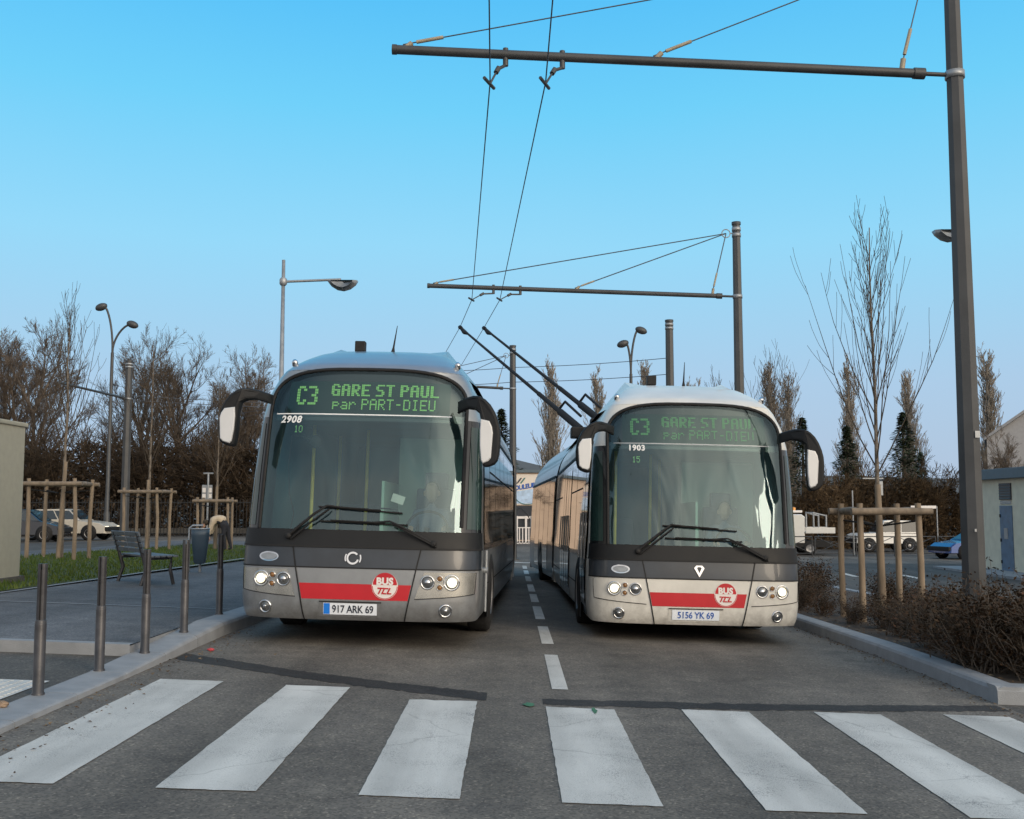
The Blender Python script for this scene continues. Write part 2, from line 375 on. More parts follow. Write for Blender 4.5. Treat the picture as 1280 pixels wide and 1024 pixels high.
# platform edging (pale line across)
mb = MB()
x0, x1 = -14, KL - .3
for a, b in [(-14, -12), (-12, KL - .3)]:
    P = [(a, STEP), (b, STEP), (b, STEP + .12), (a, STEP + .12)]
    mb.add([(x, y, gz(x, y) + .155) for x, y in P] + [(x, STEP, gz(x, STEP) + .0) for x in (a, b)], [(0, 1, 2, 3), (4, 5, 1, 0)])
mb.add([(KL - .302, yy, gz(KL, yy) + zz) for yy in (STEP, 11.4) for zz in (0., .154)], [(0, 1, 3, 2)])
struct(mb.build('kerb', 'kerb'))
mb = MB()
for a, b, c, d in [(-11.9, 13.55, -3.5, 14.2)]:
    quad_on_ground(mb, [(a, b + .0), (d and c, b), (c, b + .06), (a, b + .06)], .156)
struct(mb.build('platform_joint', 'kerb'))

def kerb(name, x, ys, hfun, w, side, m='kerb', joint=1.0):
    """kerb stones with a rounded arris; each stone a short block"""
    mb = MB(); y = ys[0]
    while y < ys[1] - .05:
        y2 = min(y + joint, ys[1]); n = 2
        prof = [(0, -.02), (.004, .75), (.02, .93), (.05, 1.), (w, 1.)]
        A = []
        for yy in (y + .004, y2 - .004):
            for px, pz in prof:
                h = hfun(yy); xx = x + side * px
                A.append((xx, yy, gz(xx, yy) + (pz * h if pz > 0 else -.02)))
        k = len(prof)
        mb.add(A, [(i, i + 1, k + i + 1, k + i) for i in range(k - 1)] + [tuple(range(k)), tuple(range(k, 2 * k))])
        y = y2
    return struct(mb.build(name, m))
kerb('kerb', KL, (-6, 44), lambda y: .05 + .105 * max(0, min(1, (y - 9.3) / 2.4)), .31, -1)
kerb('kerb', KR, (9.3, 42), lambda y: .15, .22, 1)
mb = MB(); A = []
prof = [(0, -.02), (.004, .75), (.02, .93), (.05, 1.), (.22, 1.)]
for xx in (KR + .0, 9.2):
    for py, pz in prof: A.append((xx, 9.3 - .004 + py, gz(xx, 9.3) + (pz * .153 if pz > 0 else -.02)))
mb.add(A, [(i, i + 1, 6 + i, 5 + i) for i in range(4)] + [(0, 1, 2, 3, 4)]); struct(mb.build('kerb', 'kerb'))
sheet('planting_bed', [KR + .22, 7.6], [9.5, 12, 36, 42], .12, 'soil')
kerb('kerb', 7.6, (9.5, 42), lambda y: .14, .18, 1)
sheet('lawn', [-11.6, -6.98], [14.9, 36, 40], .175, 'lawn')
mb = MB()
quad_on_ground(mb, [(-6.98, 11), (-6.9, 11), (-6.9, 44), (-6.98, 44)], .162); struct(mb.build('lawn_edging', 'kerb'))
sheet('parking_yard', [-60, -14], [20, 36, 47], .02, 'ground')

# crosswalk, dashes, seams
for i in range(-1, 9):
    x = -3.925 + 1.0455 * i
    if i < 1: continue
    far = 9.01 - .068 * max(0, (i - 1)) if i < 4 else 8.39 + .1 * (i - 4)
    if i == 3: far = 8.5
    mb = MB(); n = 8
    rng = random.Random(i)
    J = lambda a: rng.gauss(0, a)
    pts = [(x + .52 * k / 12 + J(.001), 5.7 + J(.003)) for k in range(13)] + [(x + .52 + J(.0018), 5.7 + (far - 5.7) * k / 30) for k in range(1, 30)]
    for k in range(n + 1): pts.append((x + .52 - .52 * k / n, far + (rng.uniform(-.025, .02) if i in (3, 4) else rng.uniform(-.006, .006))))
    pts += [(x + J(.0018), far + (5.7 - far) * k / 30) for k in range(1, 30)]
    vs = [(px, py, gz(px, py) + .009) for px, py in pts]
    mb.add(vs, [tuple(range(len(vs)))]); struct(mb.build('crosswalk_stripe', 'stripe'))
y = 9.22
for L_, gap in [(2.15, .95), (2.1, 1.1), (2.4, 1.0), (2.2, .8), (2.6, 1.4), (2.4, 1.3), (2.4, 1.3), (2.4, 1.3)]:
    mb = MB(); x = .335
    ys = [y, y + L_]; 
    if y < 12 < y + L_: ys = [y, 12, y + L_]
    for a, b in zip(ys, ys[1:]): quad_on_ground(mb, [(x, a), (x + .135, a), (x + .135, b), (x, b)], .009)
    struct(mb.build('centre_line_dash', 'stripe')); y += L_ + gap
mb = MB()
quad_on_ground(mb, [(-2.4, 37.6), (KR, 37.6), (KR, 38.1), (-2.4, 38.1)], .009); struct(mb.build('stop_line', 'stripe'))
mb = MB()
for a in (9.2, 11.4, 13.6): quad_on_ground(mb, [(a, 36.5), (a + .25, 36.5), (a + .45, 38.8), (a + .2, 38.8)], .009)
struct(mb.build('parking_marking', 'stripe'))
def seam(pts, w, seed):
    rng = random.Random(seed); mb = MB(); Lp = []; N = 70
    for k in range(N + 1):
        t = k / N * (len(pts) - 1); i = min(int(t), len(pts) - 2); u = t - i
        px = pts[i][0] * (1 - u) + pts[i + 1][0] * u; py = pts[i][1] * (1 - u) + pts[i + 1][1] * u
        Lp.append((px, py - w / 2 + rng.gauss(0, .017), py + w / 2 + rng.gauss(0, .017)))
    vs = [(p[0], p[1], gz(p[0], p[1]) + .0065) for p in Lp] + [(p[0], p[2], gz(p[0], p[2]) + .0065) for p in Lp]
    mb.add(vs, [(k, k + 1, N + 2 + k, N + 1 + k) for k in range(N)]); struct(mb.build('tar_seam', 'tar'))
seam([(-3.13, 10.35), (-1.9, 9.55), (-1., 9.1), (-.2, 8.75)], .36, 1)
seam([(.24, 8.62), (1.8, 8.72), (3., 8.88), (4.05, 9.1)], .27, 2)
for (x, y, w, h, sd) in [(.13, 8.45, .12, .2, 1), (.62, 8.3, .05, .3, 2)]:
    rng = random.Random(sd); mb = MB()
    quad_on_ground(mb, [(x + cos(a) * w * rng.uniform(.5, 1) / 2, y + sin(a) * h * rng.uniform(.5, 1) / 2) for a in [k * pi / 5 for k in range(10)]], .0125)
    struct(mb.build('spray_paint_mark', 'green'))
# tactile paving with domes
mb = MB(); quad_on_ground(mb, [(-4.4, 7.15), (-3.55, 7.45), (-3.55, 8.45), (-4.4, 8.45)], .056)
for i in range(11):
    for j in range(16):
        x = -4.36 + i * .077; y = 7.5 + j * .06
        mb.lathe([(.02, 0), (.016, .006), (0, .007)], (x, y, gz(x, y) + .056), sides=6)
struct(mb.build('tactile_paving', 'tile'))
# grass blades on the lawn
rng = random.Random(5); mb = MB()
for k in range(15000):
    x = rng.uniform(-11.6, -7.); y = 14.95 + 24 * rng.random() ** 1.5; z = gz(x, y) + .175
    h = rng.uniform(.03, .09); a = rng.uniform(0, 2 * pi); w = .012; lx = rng.uniform(-.03, .03); ly = rng.uniform(-.03, .03)
    mb.add([(x - w * cos(a), y - w * sin(a), z), (x + w * cos(a), y + w * sin(a), z), (x + lx, y + ly, z + h)], [(0, 1, 2)])
tag(mb.build('grass', 'grass'), 'short dull green grass growing on the lawn strip', 'grass', kind='stuff')
# leaf litter under the shrubs, twigs
rng = random.Random(6); mb = MB()
for k in range(2600):
    if k % 9 == 0: x = KL + abs(rng.gauss(0, .25)) + .02; y = rng.uniform(5, 13); z = gz(x, y) + .012; s = rng.uniform(.008, .02)
    elif k % 9 == 1: x = KR - abs(rng.gauss(0, .12)) - .02; y = rng.uniform(8.5, 16); z = gz(x, y) + .012; s = rng.uniform(.008, .02)
    else: x = rng.uniform(KR + .24, 7.4); y = rng.uniform(9.55, 26); z = gz(x, y) + .13 + rng.uniform(0, .015); s = rng.uniform(.015, .04)
    a = rng.uniform(0, 2 * pi); c_, s_ = cos(a) * s, sin(a) * s; t = rng.uniform(-.01, .015)
    mb.add([(x - c_, y - s_, z), (x + s_ * .5, y - c_ * .5, z + t), (x + c_, y + s_, z + .004), (x - s_ * .5, y + c_ * .5, z + t * .5)], [(0, 1, 2, 3)])
tag(mb.build('fallen_leaves', 'litter'), 'dry brown fallen leaves scattered on the planting bed and along the kerbs', 'leaves', kind='stuff')

# ------------------------------------------------------------------ trolleybus
W = [(.28, 1.24), (.36, 1.262), (.5, 1.278), (1.0, 1.278), (1.25, 1.262), (1.8, 1.25), (2.45, 1.222), (2.7, 1.17), (2.9, 1.08), (3.03, .985), (3.15, .89), (3.27, .785), (3.36, .68)]
Y0 = [(.28, .06), (.34, .02), (.44, .003), (.55, 0), (.85, 0), (1.04, .03), (1.21, .06), (1.8, .165), (2.45, .30), (2.75, .375), (2.97, .44), (3.05, .55), (3.15, .78), (3.26, 1.1), (3.33, 1.4), (3.36, 1.7)]
DD = .5; NN = 3.3
def sp(t, z, off=0.):
    """point on the bus front; t in -1..1 sweeps from one side round to the other"""
    def raw(t, z):
        w = interp(W, z); a = t * pi / 2
        x = w * (1 if a > 0 else -1) * abs(sin(a)) ** (2 / NN)
        return Vector((x, interp(Y0, z) + DD * (1 - max(0, cos(a)) ** (2 / NN)), z))
    p = raw(t, z)
    if off:
        e = .004
        tc = max(-.995, min(.995, t))
        du = raw(tc + e, z) - raw(tc - e, z); dv = raw(tc, z + .012) - raw(tc, z - .012)
        n = du.cross(dv).normalized()
        if n.y > 0 and abs(n.x) < .9: n = -n
        p = p + n * off
    return p
def t_of_x(x, z):
    a = max(-1, min(1, x / interp(W, z)))
    return math.copysign(math.asin(abs(a) ** (NN / 2)) * 2 / pi, a)
def fx(x, z, off=0.): return sp(t_of_x(x, z), z, off)
def front_patch(z0, z1, xl, xr, off=0., nu=24, nv=6):
    """patch between two side curves xl(z), xr(z) (metres) or +-9 for the full wrap"""
    mb = MB()
    def fn(u, v):
        z = z0 + (z1 - z0) * v
        a = xl(z) if callable(xl) else xl; b = xr(z) if callable(xr) else xr
        ta = -1 if a < -2 else t_of_x(a, z); tb = 1 if b > 2 else t_of_x(b, z)
        return sp(ta + (tb - ta) * u, z, off)
    return mb.grid(fn, nu, nv)
def wrap2d(v2, f2, x0, z0, off, mb=None):
    mb = mb or MB()
    return mb.add([fx(x0 + a, z0 + b, off) for a, b in v2], f2)
def disc2d(r, n=28, a0=0, a1=2 * pi, r2=None):
    r2 = r2 or r
    return [(r * cos(a0 + (a1 - a0) * k / n), r2 * sin(a0 + (a1 - a0) * k / n)) for k in range(n if abs(a1 - a0 - 2 * pi) < 1e-6 else n + 1)]
def fan(pts): return pts, [tuple(range(len(pts)))]
def ring2d(ro, ri, n=32, a0=0, a1=2 * pi):
    v = []; f = []
    for k in range(n + 1):
        a = a0 + (a1 - a0) * k / n; v += [(ro * cos(a), ro * sin(a)), (ri * cos(a), ri * sin(a))]
    for k in range(n): f.append((2 * k, 2 * k + 2, 2 * k + 3, 2 * k + 1))
    return v, f

GL = {
 'C': "01110 10001 10000 10000 10000 10001 01110", '3': "11110 00001 00001 00110 00001 00001 11110",
 'G': "01110 10001 10000 10111 10001 10001 01111", 'A': "01110 10001 10001 11111 10001 10001 10001",
 'R': "11110 10001 10001 11110 10100 10010 10001", 'E': "11111 10000 10000 11110 10000 10000 11111",
 'S': "01111 10000 10000 01110 00001 00001 11110", 'T': "11111 00100 00100 00100 00100 00100 00100",
 'P': "11110 10001 10001 11110 10000 10000 10000", 'U': "10001 10001 10001 10001 10001 10001 01110",
 'L': "10000 10000 10000 10000 10000 10000 11111", 'D': "11110 10001 10001 10001 10001 10001 11110",
 'I': "01110 00100 00100 00100 00100 00100 01110", '-': "00000 00000 00000 01110 00000 00000 00000",
 'p': "00000 00000 11110 10001 11110 10000 10000", 'a': "00000 00000 01110 00001 01111 10001 01111",
 'r': "00000 00000 10110 11001 10000 10000 10000", '1': "00100 01100 00100 00100 00100 00100 01110",
 '0': "01110 10001 10001 10001 10001 10001 01110", '5': "11111 10000 11110 00001 00001 10001 01110"}
def led_text(mb, body, x0, z0, cw, ch, bold, off, drop=None, sub=1):
    """dot-matrix text, left edge x0, top z0"""
    x = 0; rng = random.Random(len(body))
    for c in body:
        if c == ' ': x += 3; continue
        rows = GL[c].split(); w = 6 if bold else 5
        for j, row in enumerate(rows):
            cells = set(i for i, k in enumerate(row) if k == '1')
            if bold: cells |= set(i + 1 for i in cells)
            for i in cells:
                if drop and rng.random() < drop(j): continue
                for su in range(sub):
                    for sv in range(sub):
                        a = x0 + (x + i + su / sub) * cw; b = z0 - (j + sv / sub) * ch
                        w_, h_ = cw / sub * .86, ch / sub * .82
                        mb.add([fx(a, b, off), fx(a + w_, b, off), fx(a + w_, b - h_, off), fx(a, b - h_, off)], [(0, 1, 2, 3)])
        x += w + 1
    return x * cw

def glass_half(z):
    if z < 2.5: return 1.075 + .0 * (z - 1.21)
    k = min(1, (z - 2.5) / .47)
    return max(.02, 1.075 * (1 - k ** 3.) ** (1 / 3.6))
def zfront(v):            # denser rows near the arched top
    return 1.215 + 1.285 * v / .6 if v < .6 else 2.5 + .47 * sin((v - .6) / .4 * pi / 2)

def skin_body(verts, edges, rad, name, m, parent, sub=1, root=0):
    me = bpy.data.meshes.new(name); me.from_pydata(verts, edges, [])
    ob = bpy.data.objects.new(name, me); COL.objects.link(ob)
    ob.modifiers.new('s', 'SKIN'); sv = me.skin_vertices[0].data
    for i, r in enumerate(rad): sv[i].radius = (r, r) if not hasattr(r, '__len__') else r
    sv[root].use_root = True
    ob.modifiers.new('d', 'SUBSURF').levels = sub
    me2 = bpy.data.meshes.new_from_object(ob.evaluated_get(bpy.context.evaluated_depsgraph_get()))
    me2.name = name
    bpy.data.objects.remove(ob)
    me2.materials.clear(); me2.materials.append(M[m])
    for p in me2.polygons: p.use_smooth = True
    o = bpy.data.objects.new(name, me2); COL.objects.link(o); o.parent = parent
    return o

def ellipsoid(mb, c, r, n=12, m=8, rot=None):
    vs = []
    for j in range(m + 1):
        for i in range(n):
            a = 2 * pi * i / n; b = pi * j / m
            p = Vector((r[0] * sin(b) * cos(a), r[1] * sin(b) * sin(a), r[2] * cos(b)))
            if rot is not None: p = rot @ p
            vs.append(p + Vector(c))
    fs = [(j * n + i, j * n + (i + 1) % n, (j + 1) * n + (i + 1) % n, (j + 1) * n + i) for j in range(m) for i in range(n)]
    return mb.add(vs, fs, True)

def head_mesh(c, face, size=.115):
    """head with brow, nose, chin and ears; face = direction the face points (horizontal unit vector)"""
    mb = MB(); c = Vector(c); f = Vector(face).normalized(); s = UP.cross(f)
    n, m = 20, 16; vs = []
    for j in range(m + 1):
        b = pi * j / m
        for i in range(n):
            a = 2 * pi * i / n
            q_ = sin(b) ** .72; d = Vector((q_ * cos(a), q_ * sin(a), cos(b)))     # x = forward
            r = Vector((.098, .078, .118))
            p = Vector((d.x * r.x, d.y * r.y, d.z * r.z))
            if p.z < 0: p.y *= 1 + p.z * 2.2; p.x += (.012 if p.x > 0 else .025) * (-p.z / .118)
            if p.x > .05 and abs(p.y) < .02 and -.05 < p.z < .012: p.x += .022 * (1 - abs(p.y) / .02)
            if p.x > .04 and .008 < abs(p.y) < .05 and 0 < p.z < .03: p.x -= .01
            vs.append(c + f * p.x + s * p.y + UP * p.z)
    mb.add(vs, [(j * n + i, j * n + (i + 1) % n, (j + 1) * n + (i + 1) % n, (j + 1) * n + i) for j in range(m) for i in range(n)], True)
    for q in (-1, 1): ellipsoid(mb, c + s * .08 * q - UP * .01, (.022, .012, .032), 8, 6)
    return mb

def bus_driver(loc_world, rot, label):
    t = thing('person', label, 'person', loc_world, rot, 'drivers behind the windscreens')
    # seated figure, faces -y; pelvis at origin
    V = [(0, 0, 0), (0, .02, .2), (0, .0, .42), (0, -.01, .5), (0, -.02, .57),
         (-.18, 0, .44), (-.25, -.12, .22), (-.2, -.38, .27), (.18, 0, .44), (.25, -.12, .22), (.2, -.38, .27),
         (-.1, -.05, -.02), (-.14, -.42, .02), (-.14, -.48, -.4), (.1, -.05, -.02), (.14, -.42, .02), (.14, -.48, -.4)]
    Ed = [(0, 1), (1, 2), (2, 3), (3, 4), (2, 5), (5, 6), (6, 7), (2, 8), (8, 9), (9, 10), (0, 11), (11, 12), (12, 13), (0, 14), (14, 15), (15, 16)]
    R = [(.15, .11), (.15, .11), (.15, .09), .06, .055, .07, .05, .035, .07, .05, .035, .09, .07, .05, .09, .07, .05]
    b = skin_body(V, Ed, R, 'body', 'shirt', t)
    head_mesh((0, -.03, .69), (0, -1, 0)).build('head', 'skin', t)
    hm = MB(); ellipsoid(hm, (0, .012, .75), (.088, .098, .075), 14, 8); hm.build('hair', 'hair', t)
    for q in (-1, 1):
        h = MB(); ellipsoid(h, (q * .2, -.41, .285), (.035, .05, .02), 10, 6)
        for k in range(5): h.tube([(q * (.17 + .016 * k), -.45, .285), (q * (.17 + .016 * k), -.485, .275), (q * (.17 + .016 * k), -.49, .25)], .009, 5)
        h.build('hand', 'skin', t)
    return t

def text_on(mb, body, size, o, ax, az, bold=0., shear=0., spacing=1.):
    v, f, w, h = text2d(body, size, bold, shear, spacing); o = Vector(o); ax = Vector(ax); az = Vector(az)
    mb.add([o + ax * a + az * b for a, b in v], f); return w, h

def make_bus(cfg):
    paint = cfg['paint']; XC, YF, yaw, kneel = cfg['x'], cfg['y'], cfg['yaw'], cfg['kneel']
    root = thing('trolleybus', cfg['label'], 'trolleybus', (XC, YF, gz(XC, YF) - kneel))
    root.rotation_euler = (-LY, .024, yaw)
    P = lambda mb, n, m, par=root: mb.build(n, m, par)
    L1 = 9.9
    end = lambda z: interp(Y0, z) + DD            # where the flat side starts
    # ---- body shell of the front section (sides, roof dome)
    b = MB()
    b.grid(lambda u, v: sp(-1 + 2 * u, 2.965 + (3.36 - 2.965) * v), 40, 14)                # roof dome
    for sgn in (-1, 1):
        def sidef(u, v, sgn=sgn):
            z = .28 + (3.36 - .28) * v; y = end(z); return Vector((sgn * interp(W, z), y + (L1 - y) * u, z))
        b.grid(lambda u, v: sidef(u, v), 16, 24)
        # arch frame between the header glass and the side, upper part
        def archf(u, v, sgn=sgn):
            z = 2.43 + (2.97 - 2.43) * v; a = t_of_x(glass_half(z), z); return sp(sgn * (a + (1 - a) * u), z)
        b.grid(archf, 10, 22)
    w = interp(W, 3.36)
    b.grid(lambda u, v: Vector((w * (2 * u - 1), max(0, 1.7 + DD * (1 - max(0, cos((2 * u - 1) * pi / 2)) ** .5)) * (1 - v) + L1 * v, 3.36)), 20, 2)
    b.add([(-1.27, L1, .25), (1.27, L1, .25), (1.18, L1, 2.45), (w, L1, 3.36), (-w, L1, 3.36), (-1.18, L1, 2.45)], [(0, 1, 2, 3, 4, 5)])
    P(b, 'body', paint)
    # roof ridge fairings: two raised edges rising from the dome
    for sgn in (-1, 1):
        r = MB(); xi = .46; xo = 1.07; xp = .68; y2 = L1 - .6
        r.add([(sgn * xi, 1.6, 3.345), (sgn * xp, 1.0, 3.19), (sgn * xo, .86, 2.92), (sgn * xi, 2.6, 3.362), (sgn * xp, 2.15, 3.462), (sgn * (xo + .03), 1.6, 2.95),
               (sgn * xi, y2, 3.362), (sgn * xp, y2, 3.462), (sgn * (xo + .03), y2, 2.95)],
              [(0, 1, 4, 3), (1, 2, 5, 4), (3, 4, 7, 6), (4, 5, 8, 7), (6, 7, 8)])
        P(r, 'roof_fairing', paint)
    # bumper / lower front panel (painted)
    top = lambda x: .815 + .012 * abs(x)
    lowb = MB(); lowb.grid(lambda u, v: sp(-1 + 2 * u, .285 + (.825 - .285) * v), 48, 10); P(lowb, 'bumper', paint)
    P(front_patch(.825, 1.04, -9, 9, .002, 48, 4), 'front_band', 'slate')
    P(front_patch(1.035, 1.215, -9, 9, .012, 48, 4), 'wiper_panel', 'black')
    P(front_patch(1.028, 1.046, -9, 9, .016, 48, 2), 'panel_lip', 'gasket')
    P(front_patch(.818, .832, -9, 9, .006, 48, 2), 'panel_seam', 'gasket')
    # corner quarter windows and pillars
    for sgn in (-1, 1):
        q = MB()
        def qf(u, v, sgn=sgn):
            z = 1.215 + (2.43 - 1.215) * v; a = t_of_x(glass_half(z), z); return sp(sgn * (a + (1 - a) * u), z, .001)
        q.grid(qf, 8, 10); pil = P(q, 'pillar', 'gloss')
        q = MB()
        def qg(u, v, sgn=sgn):
            z = 1.25 + (2.36 - 1.25) * v; a = t_of_x(glass_half(z) + .055, z); return sp(sgn * (a + (.985 - a) * u), z, .006)
        q.grid(qg, 6, 8); P(q, 'quarter_window', 'quarter', pil)
    # windscreen
    g = MB()
    def gf(u, v):
        z = zfront(v); a = t_of_x(glass_half(z), z); return sp(-a + 2 * a * u, z, .004)
    g.grid(lambda u, v: gf(u, v * .585), 32, 22); ws = P(g, 'windscreen', 'shield')
    g = MB(); g.grid(lambda u, v: gf(u, .585 + .415 * v), 32, 16); P(g, 'header_glass', 'headglass')
    e = MB(); pth = [gf(0, v / 40) for v in range(41)] + [gf(1, 1 - v / 40) for v in range(40)]
    pth = [p for i, p in enumerate(pth) if i == 0 or (p - pth[i - 1]).length > .01]
    e.tube(pth, .022, 6, False); P(e, 'windscreen_seal', 'gasket', ws)
    # header board behind the glass, destination display
    h = MB()
    def hf(u, v):
        z = 2.40 + .55 * v; a = t_of_x(max(.02, glass_half(z) - .02), z); return sp(-a + 2 * a * u, z, -.035)
    h.grid(hf, 28, 12); P(h, 'header_board', 'gloss')
    d = front_patch(2.475, 2.845, -.90, .90 if cfg['kind'] == 'a' else .90, -.028, 20, 4); dp = P(d, 'destination_display', 'display')
    dr = (lambda j: .0) if cfg['kind'] == 'a' else (lambda j: .015 + (.2 if j == 6 else 0))
    for nm, body, x0, z0, cw, ch, bd in (('route_lettering', 'C3', -.80, 2.785, .0185, .031, True), ('destination_lettering', 'GARE ST PAUL', -.41, 2.81, .0158, .0195, True), ('via_lettering', 'par PART-DIEU', -.39, 2.645, .0153, .0175, False)):
        words = list(body) if nm.startswith('route') else body.split(' ')
        for k, wd_ in enumerate(words):
            led = MB(); adv = led_text(led, wd_, x0, z0, cw, ch, bd, -.022, None if nm.startswith('route') else dr); P(led, nm, cfg['led'], dp)
            x0 += adv + (0 if nm.startswith('route') else 3 * cw)
    P(front_patch(2.452, 2.464, -1.0, .92, .007, 20, 1), 'display_edge_line', 'lettering' if cfg['kind'] == 'a' else 'galv')
    v, f, tw, th = text2d(cfg['fleet'], .105 if cfg['kind'] == 'a' else .095, .0034, .2 if cfg['kind'] == 'a' else 0, 1.12)
    P(wrap2d(v, f, cfg['fleet_x'], 2.395 if cfg['kind'] == 'a' else 2.40, .010), 'fleet_number', 'lettering')
    led = MB(); led_text(led, cfg['run'], cfg['run_x'], 2.335 if cfg['kind'] == 'a' else 2.30, .0085, .011, False, -.02); P(led, 'run_number', 'led')
    # hatch gaps
    for sgn in (-1, 1):
        P(front_patch(.29, 1.03, lambda z, s=sgn: s * (.51 + .165 * (z - .22) / .82) - .007, lambda z, s=sgn: s * (.51 + .165 * (z - .22) / .82) + .007, .0085, 1, 14), 'hatch_gap', 'gasket')
    hx = lambda z: .51 + .165 * (z - .22) / .82
    P(front_patch(.50, .662, lambda z: -hx(z) + .012, lambda z: hx(z) - .012 if cfg['kind'] == 'a' else hx(z) - .03, .004, 24, 2), 'red_stripe', 'red')
    # round BUS badge
    bx, bz, br = .315, .648, .132
    bt = P(wrap2d(*fan(disc2d(br + .004)), bx, bz, .006), 'line_badge', 'badge')
    P(wrap2d(*fan([(x, y + .012) for x, y in disc2d(br - .006, 20, .0, pi)]), bx, bz, .008), 'badge_top', 'red', bt)
    rv, rf = ring2d(br, br - .007, 30, pi, 2 * pi); P(wrap2d(rv, rf, bx, bz, .008), 'badge_rim', 'red', bt)
    v, f, _, _ = text2d('BUS', .098, .0052, 0, 1.05); P(wrap2d(v, f, bx, bz + .05, .0105), 'badge_lettering', 'badge', bt)
    # italic three letter mark below
    mk = MB()
    def stroke(pts, wd=.014):
        for (x0, z0), (x1, z1) in zip(pts, pts[1:]):
            d = Vector((x1 - x0, z1 - z0)); n = Vector((-d.y, d.x)).normalized() * wd / 2; ee = d.normalized() * wd * .35
            q = [(x0 - ee.x + n.x, z0 - ee.y + n.y), (x1 + ee.x + n.x, z1 + ee.y + n.y), (x1 + ee.x - n.x, z1 + ee.y - n.y), (x0 - ee.x - n.x, z0 - ee.y - n.y)]
            mk.add([fx(bx + a, bz + c, .0105 + .0003 * len(mk.f)) for a, c in q], [(0, 1, 2, 3)])
    stroke([(-.07, -.022), (-.012, -.022)]); stroke([(-.036, -.022), (-.062, -.078)])
    stroke([(.035, -.024), (-.002, -.024), (-.026, -.076), (.012, -.076)])
    stroke([(.055, -.022), (.028, -.076), (.066, -.076)])
    P(mk, 'badge_mark', 'red', bt)
    # number plate
    px, pz = -.04, .405
    rc = P(front_patch(pz - .082, pz + .078, px - .325, px + .325, .005, 10, 2), 'plate_recess', paint if cfg['kind'] == 'b' else 'silver')
    P(front_patch(pz + .066, pz + .078, px - .325, px + .325, .016, 10, 1), 'recess_lip', 'gasket', rc)
    pl = P(front_patch(pz - .058, pz + .058, px - .28, px + .28, .012, 10, 2), 'number_plate', 'plate')
    if cfg['kind'] == 'a':
        P(front_patch(pz - .054, pz + .054, px - .275, px - .21, .0145, 3, 1), 'plate_band', 'blueband', pl); tx = px + .03; sc = .125
    else: tx = px; sc = .125
    v, f, tw, th = text2d(cfg['plate'], sc, .0016, 0, .96)
    k = .43 / tw; v = [(a * k, b_ * .078 / th) for a, b_ in v]
    P(wrap2d(v, f, tx, pz, .0165), 'plate_lettering', 'darklet' if cfg['kind'] == 'a' else 'signblue', pl)
    # oval badge and maker emblem
    ov = P(wrap2d(*fan(disc2d(.108, 24, r2=.052)), -.93, .925, .007), 'oval_badge', 'chrome')
    P(wrap2d(*fan([(x, y) for x, y in disc2d(.09, 20, r2=.036)]), -.93, .925, .0095), 'badge_centre', 'galv', ov)
    if cfg['kind'] == 'a':
        rv, rf = ring2d(.066, .047, 30, radians(40), radians(345)); em = wrap2d(rv, rf, -.03, .925, .02)
        rv, rf = ring2d(.085, .072, 14, radians(150), radians(205)); wrap2d(rv, rf, -.03, .925, .022, em)
        rv, rf = ring2d(.09, .076, 12, radians(-30), radians(25)); wrap2d(rv, rf, -.03, .925, .022, em)
        em = P(em, 'emblem', 'chrome')
    else:
        o_ = [(0, -.075), (.062, .03), (.035, .06), (-.035, .06), (-.062, .03)]; i_ = [(0, -.03), (.028, .03), (.016, .042), (-.016, .042), (-.028, .03)]
        em = wrap2d(o_ + i_, [(k, (k + 1) % 5, 5 + (k + 1) % 5, 5 + k) for k in range(5)], .0, .925, .02); P(em, 'emblem', 'chrome')
    # headlight clusters
    for sgn in (-1, 1):
        inner = lambda z, s=sgn: .605 + .1 * (z - .52) / .3
        hz0, hz1 = .52, .80
        hb = MB()
        def hfn(u, v, sgn=sgn):
            z = hz0 + (hz1 - hz0) * v; a = t_of_x(inner(z) + .02, z); bb = .80 - .03 * (1 - v) ** 2
            zz = z - .0 + (.055 * u * (1 - v)); return sp(sgn * (a + (bb - a) * u), zz, .003)
        hb.grid(hfn, 12, 6)
        hl = P(hb, 'headlight', cfg['lamphouse'])
        edge = [hfn(k / 12, 0) for k in range(13)] + [hfn(1, k / 6) for k in range(1, 7)] 
        e = MB(); e.tube(edge, .005, 5, False); P(e, 'headlight_seam', 'gasket', hl)
        def lampset(x, z, r, m, nm, ring=True):
            c = fx(x, z, .002); nrm = (fx(x, z, .05) - fx(x, z, 0)).normalized(); nrm = (nrm + Vector((0, -1.2, 0))).normalized()
            if ring:
                rr = MB(); rr.lathe([(r * 1.32, -.02), (r * 1.3, .012), (r * 1.12, .018), (r * 1.0, .008)], c, nrm, 22); P(rr, 'lamp_ring', 'chrome', hl)
            l = MB(); l.lathe([(r * 1.02, .0), (r * .98, .010), (r * .7, .017), (0, .022)], c, nrm, 20); P(l, nm, m, hl)
            if m == 'lens':
                l = MB(); l.lathe([(r * .5, .021), (r * .42, .026), (0, .027)], c, nrm, 14); P(l, 'lamp_bulb', 'chrome', hl)
        lampset(sgn * 1.0, .695, .066, 'reflector', 'lamp_bowl'); cc = fx(sgn * 1.0, .695, .02); nn = ((fx(sgn * 1.0, .695, .05) - fx(sgn * 1.0, .695, 0)).normalized() + Vector((0, -1.2, 0))).normalized(); l = MB(); l.lathe([(.05, .0), (.044, .009), (.024, .015), (0, .017)], cc, nn, 18); P(l, 'lit_bulb', 'lamp', hl)
        lampset(sgn * .878, .735, .026, 'amber', 'small_lamp'); lampset(sgn * .88, .645, .025, 'amber', 'small_lamp')
        lampset(sgn * .755, .695, .058, 'lens', 'lamp_lens')
        lampset_root = hl; hl2 = MB()
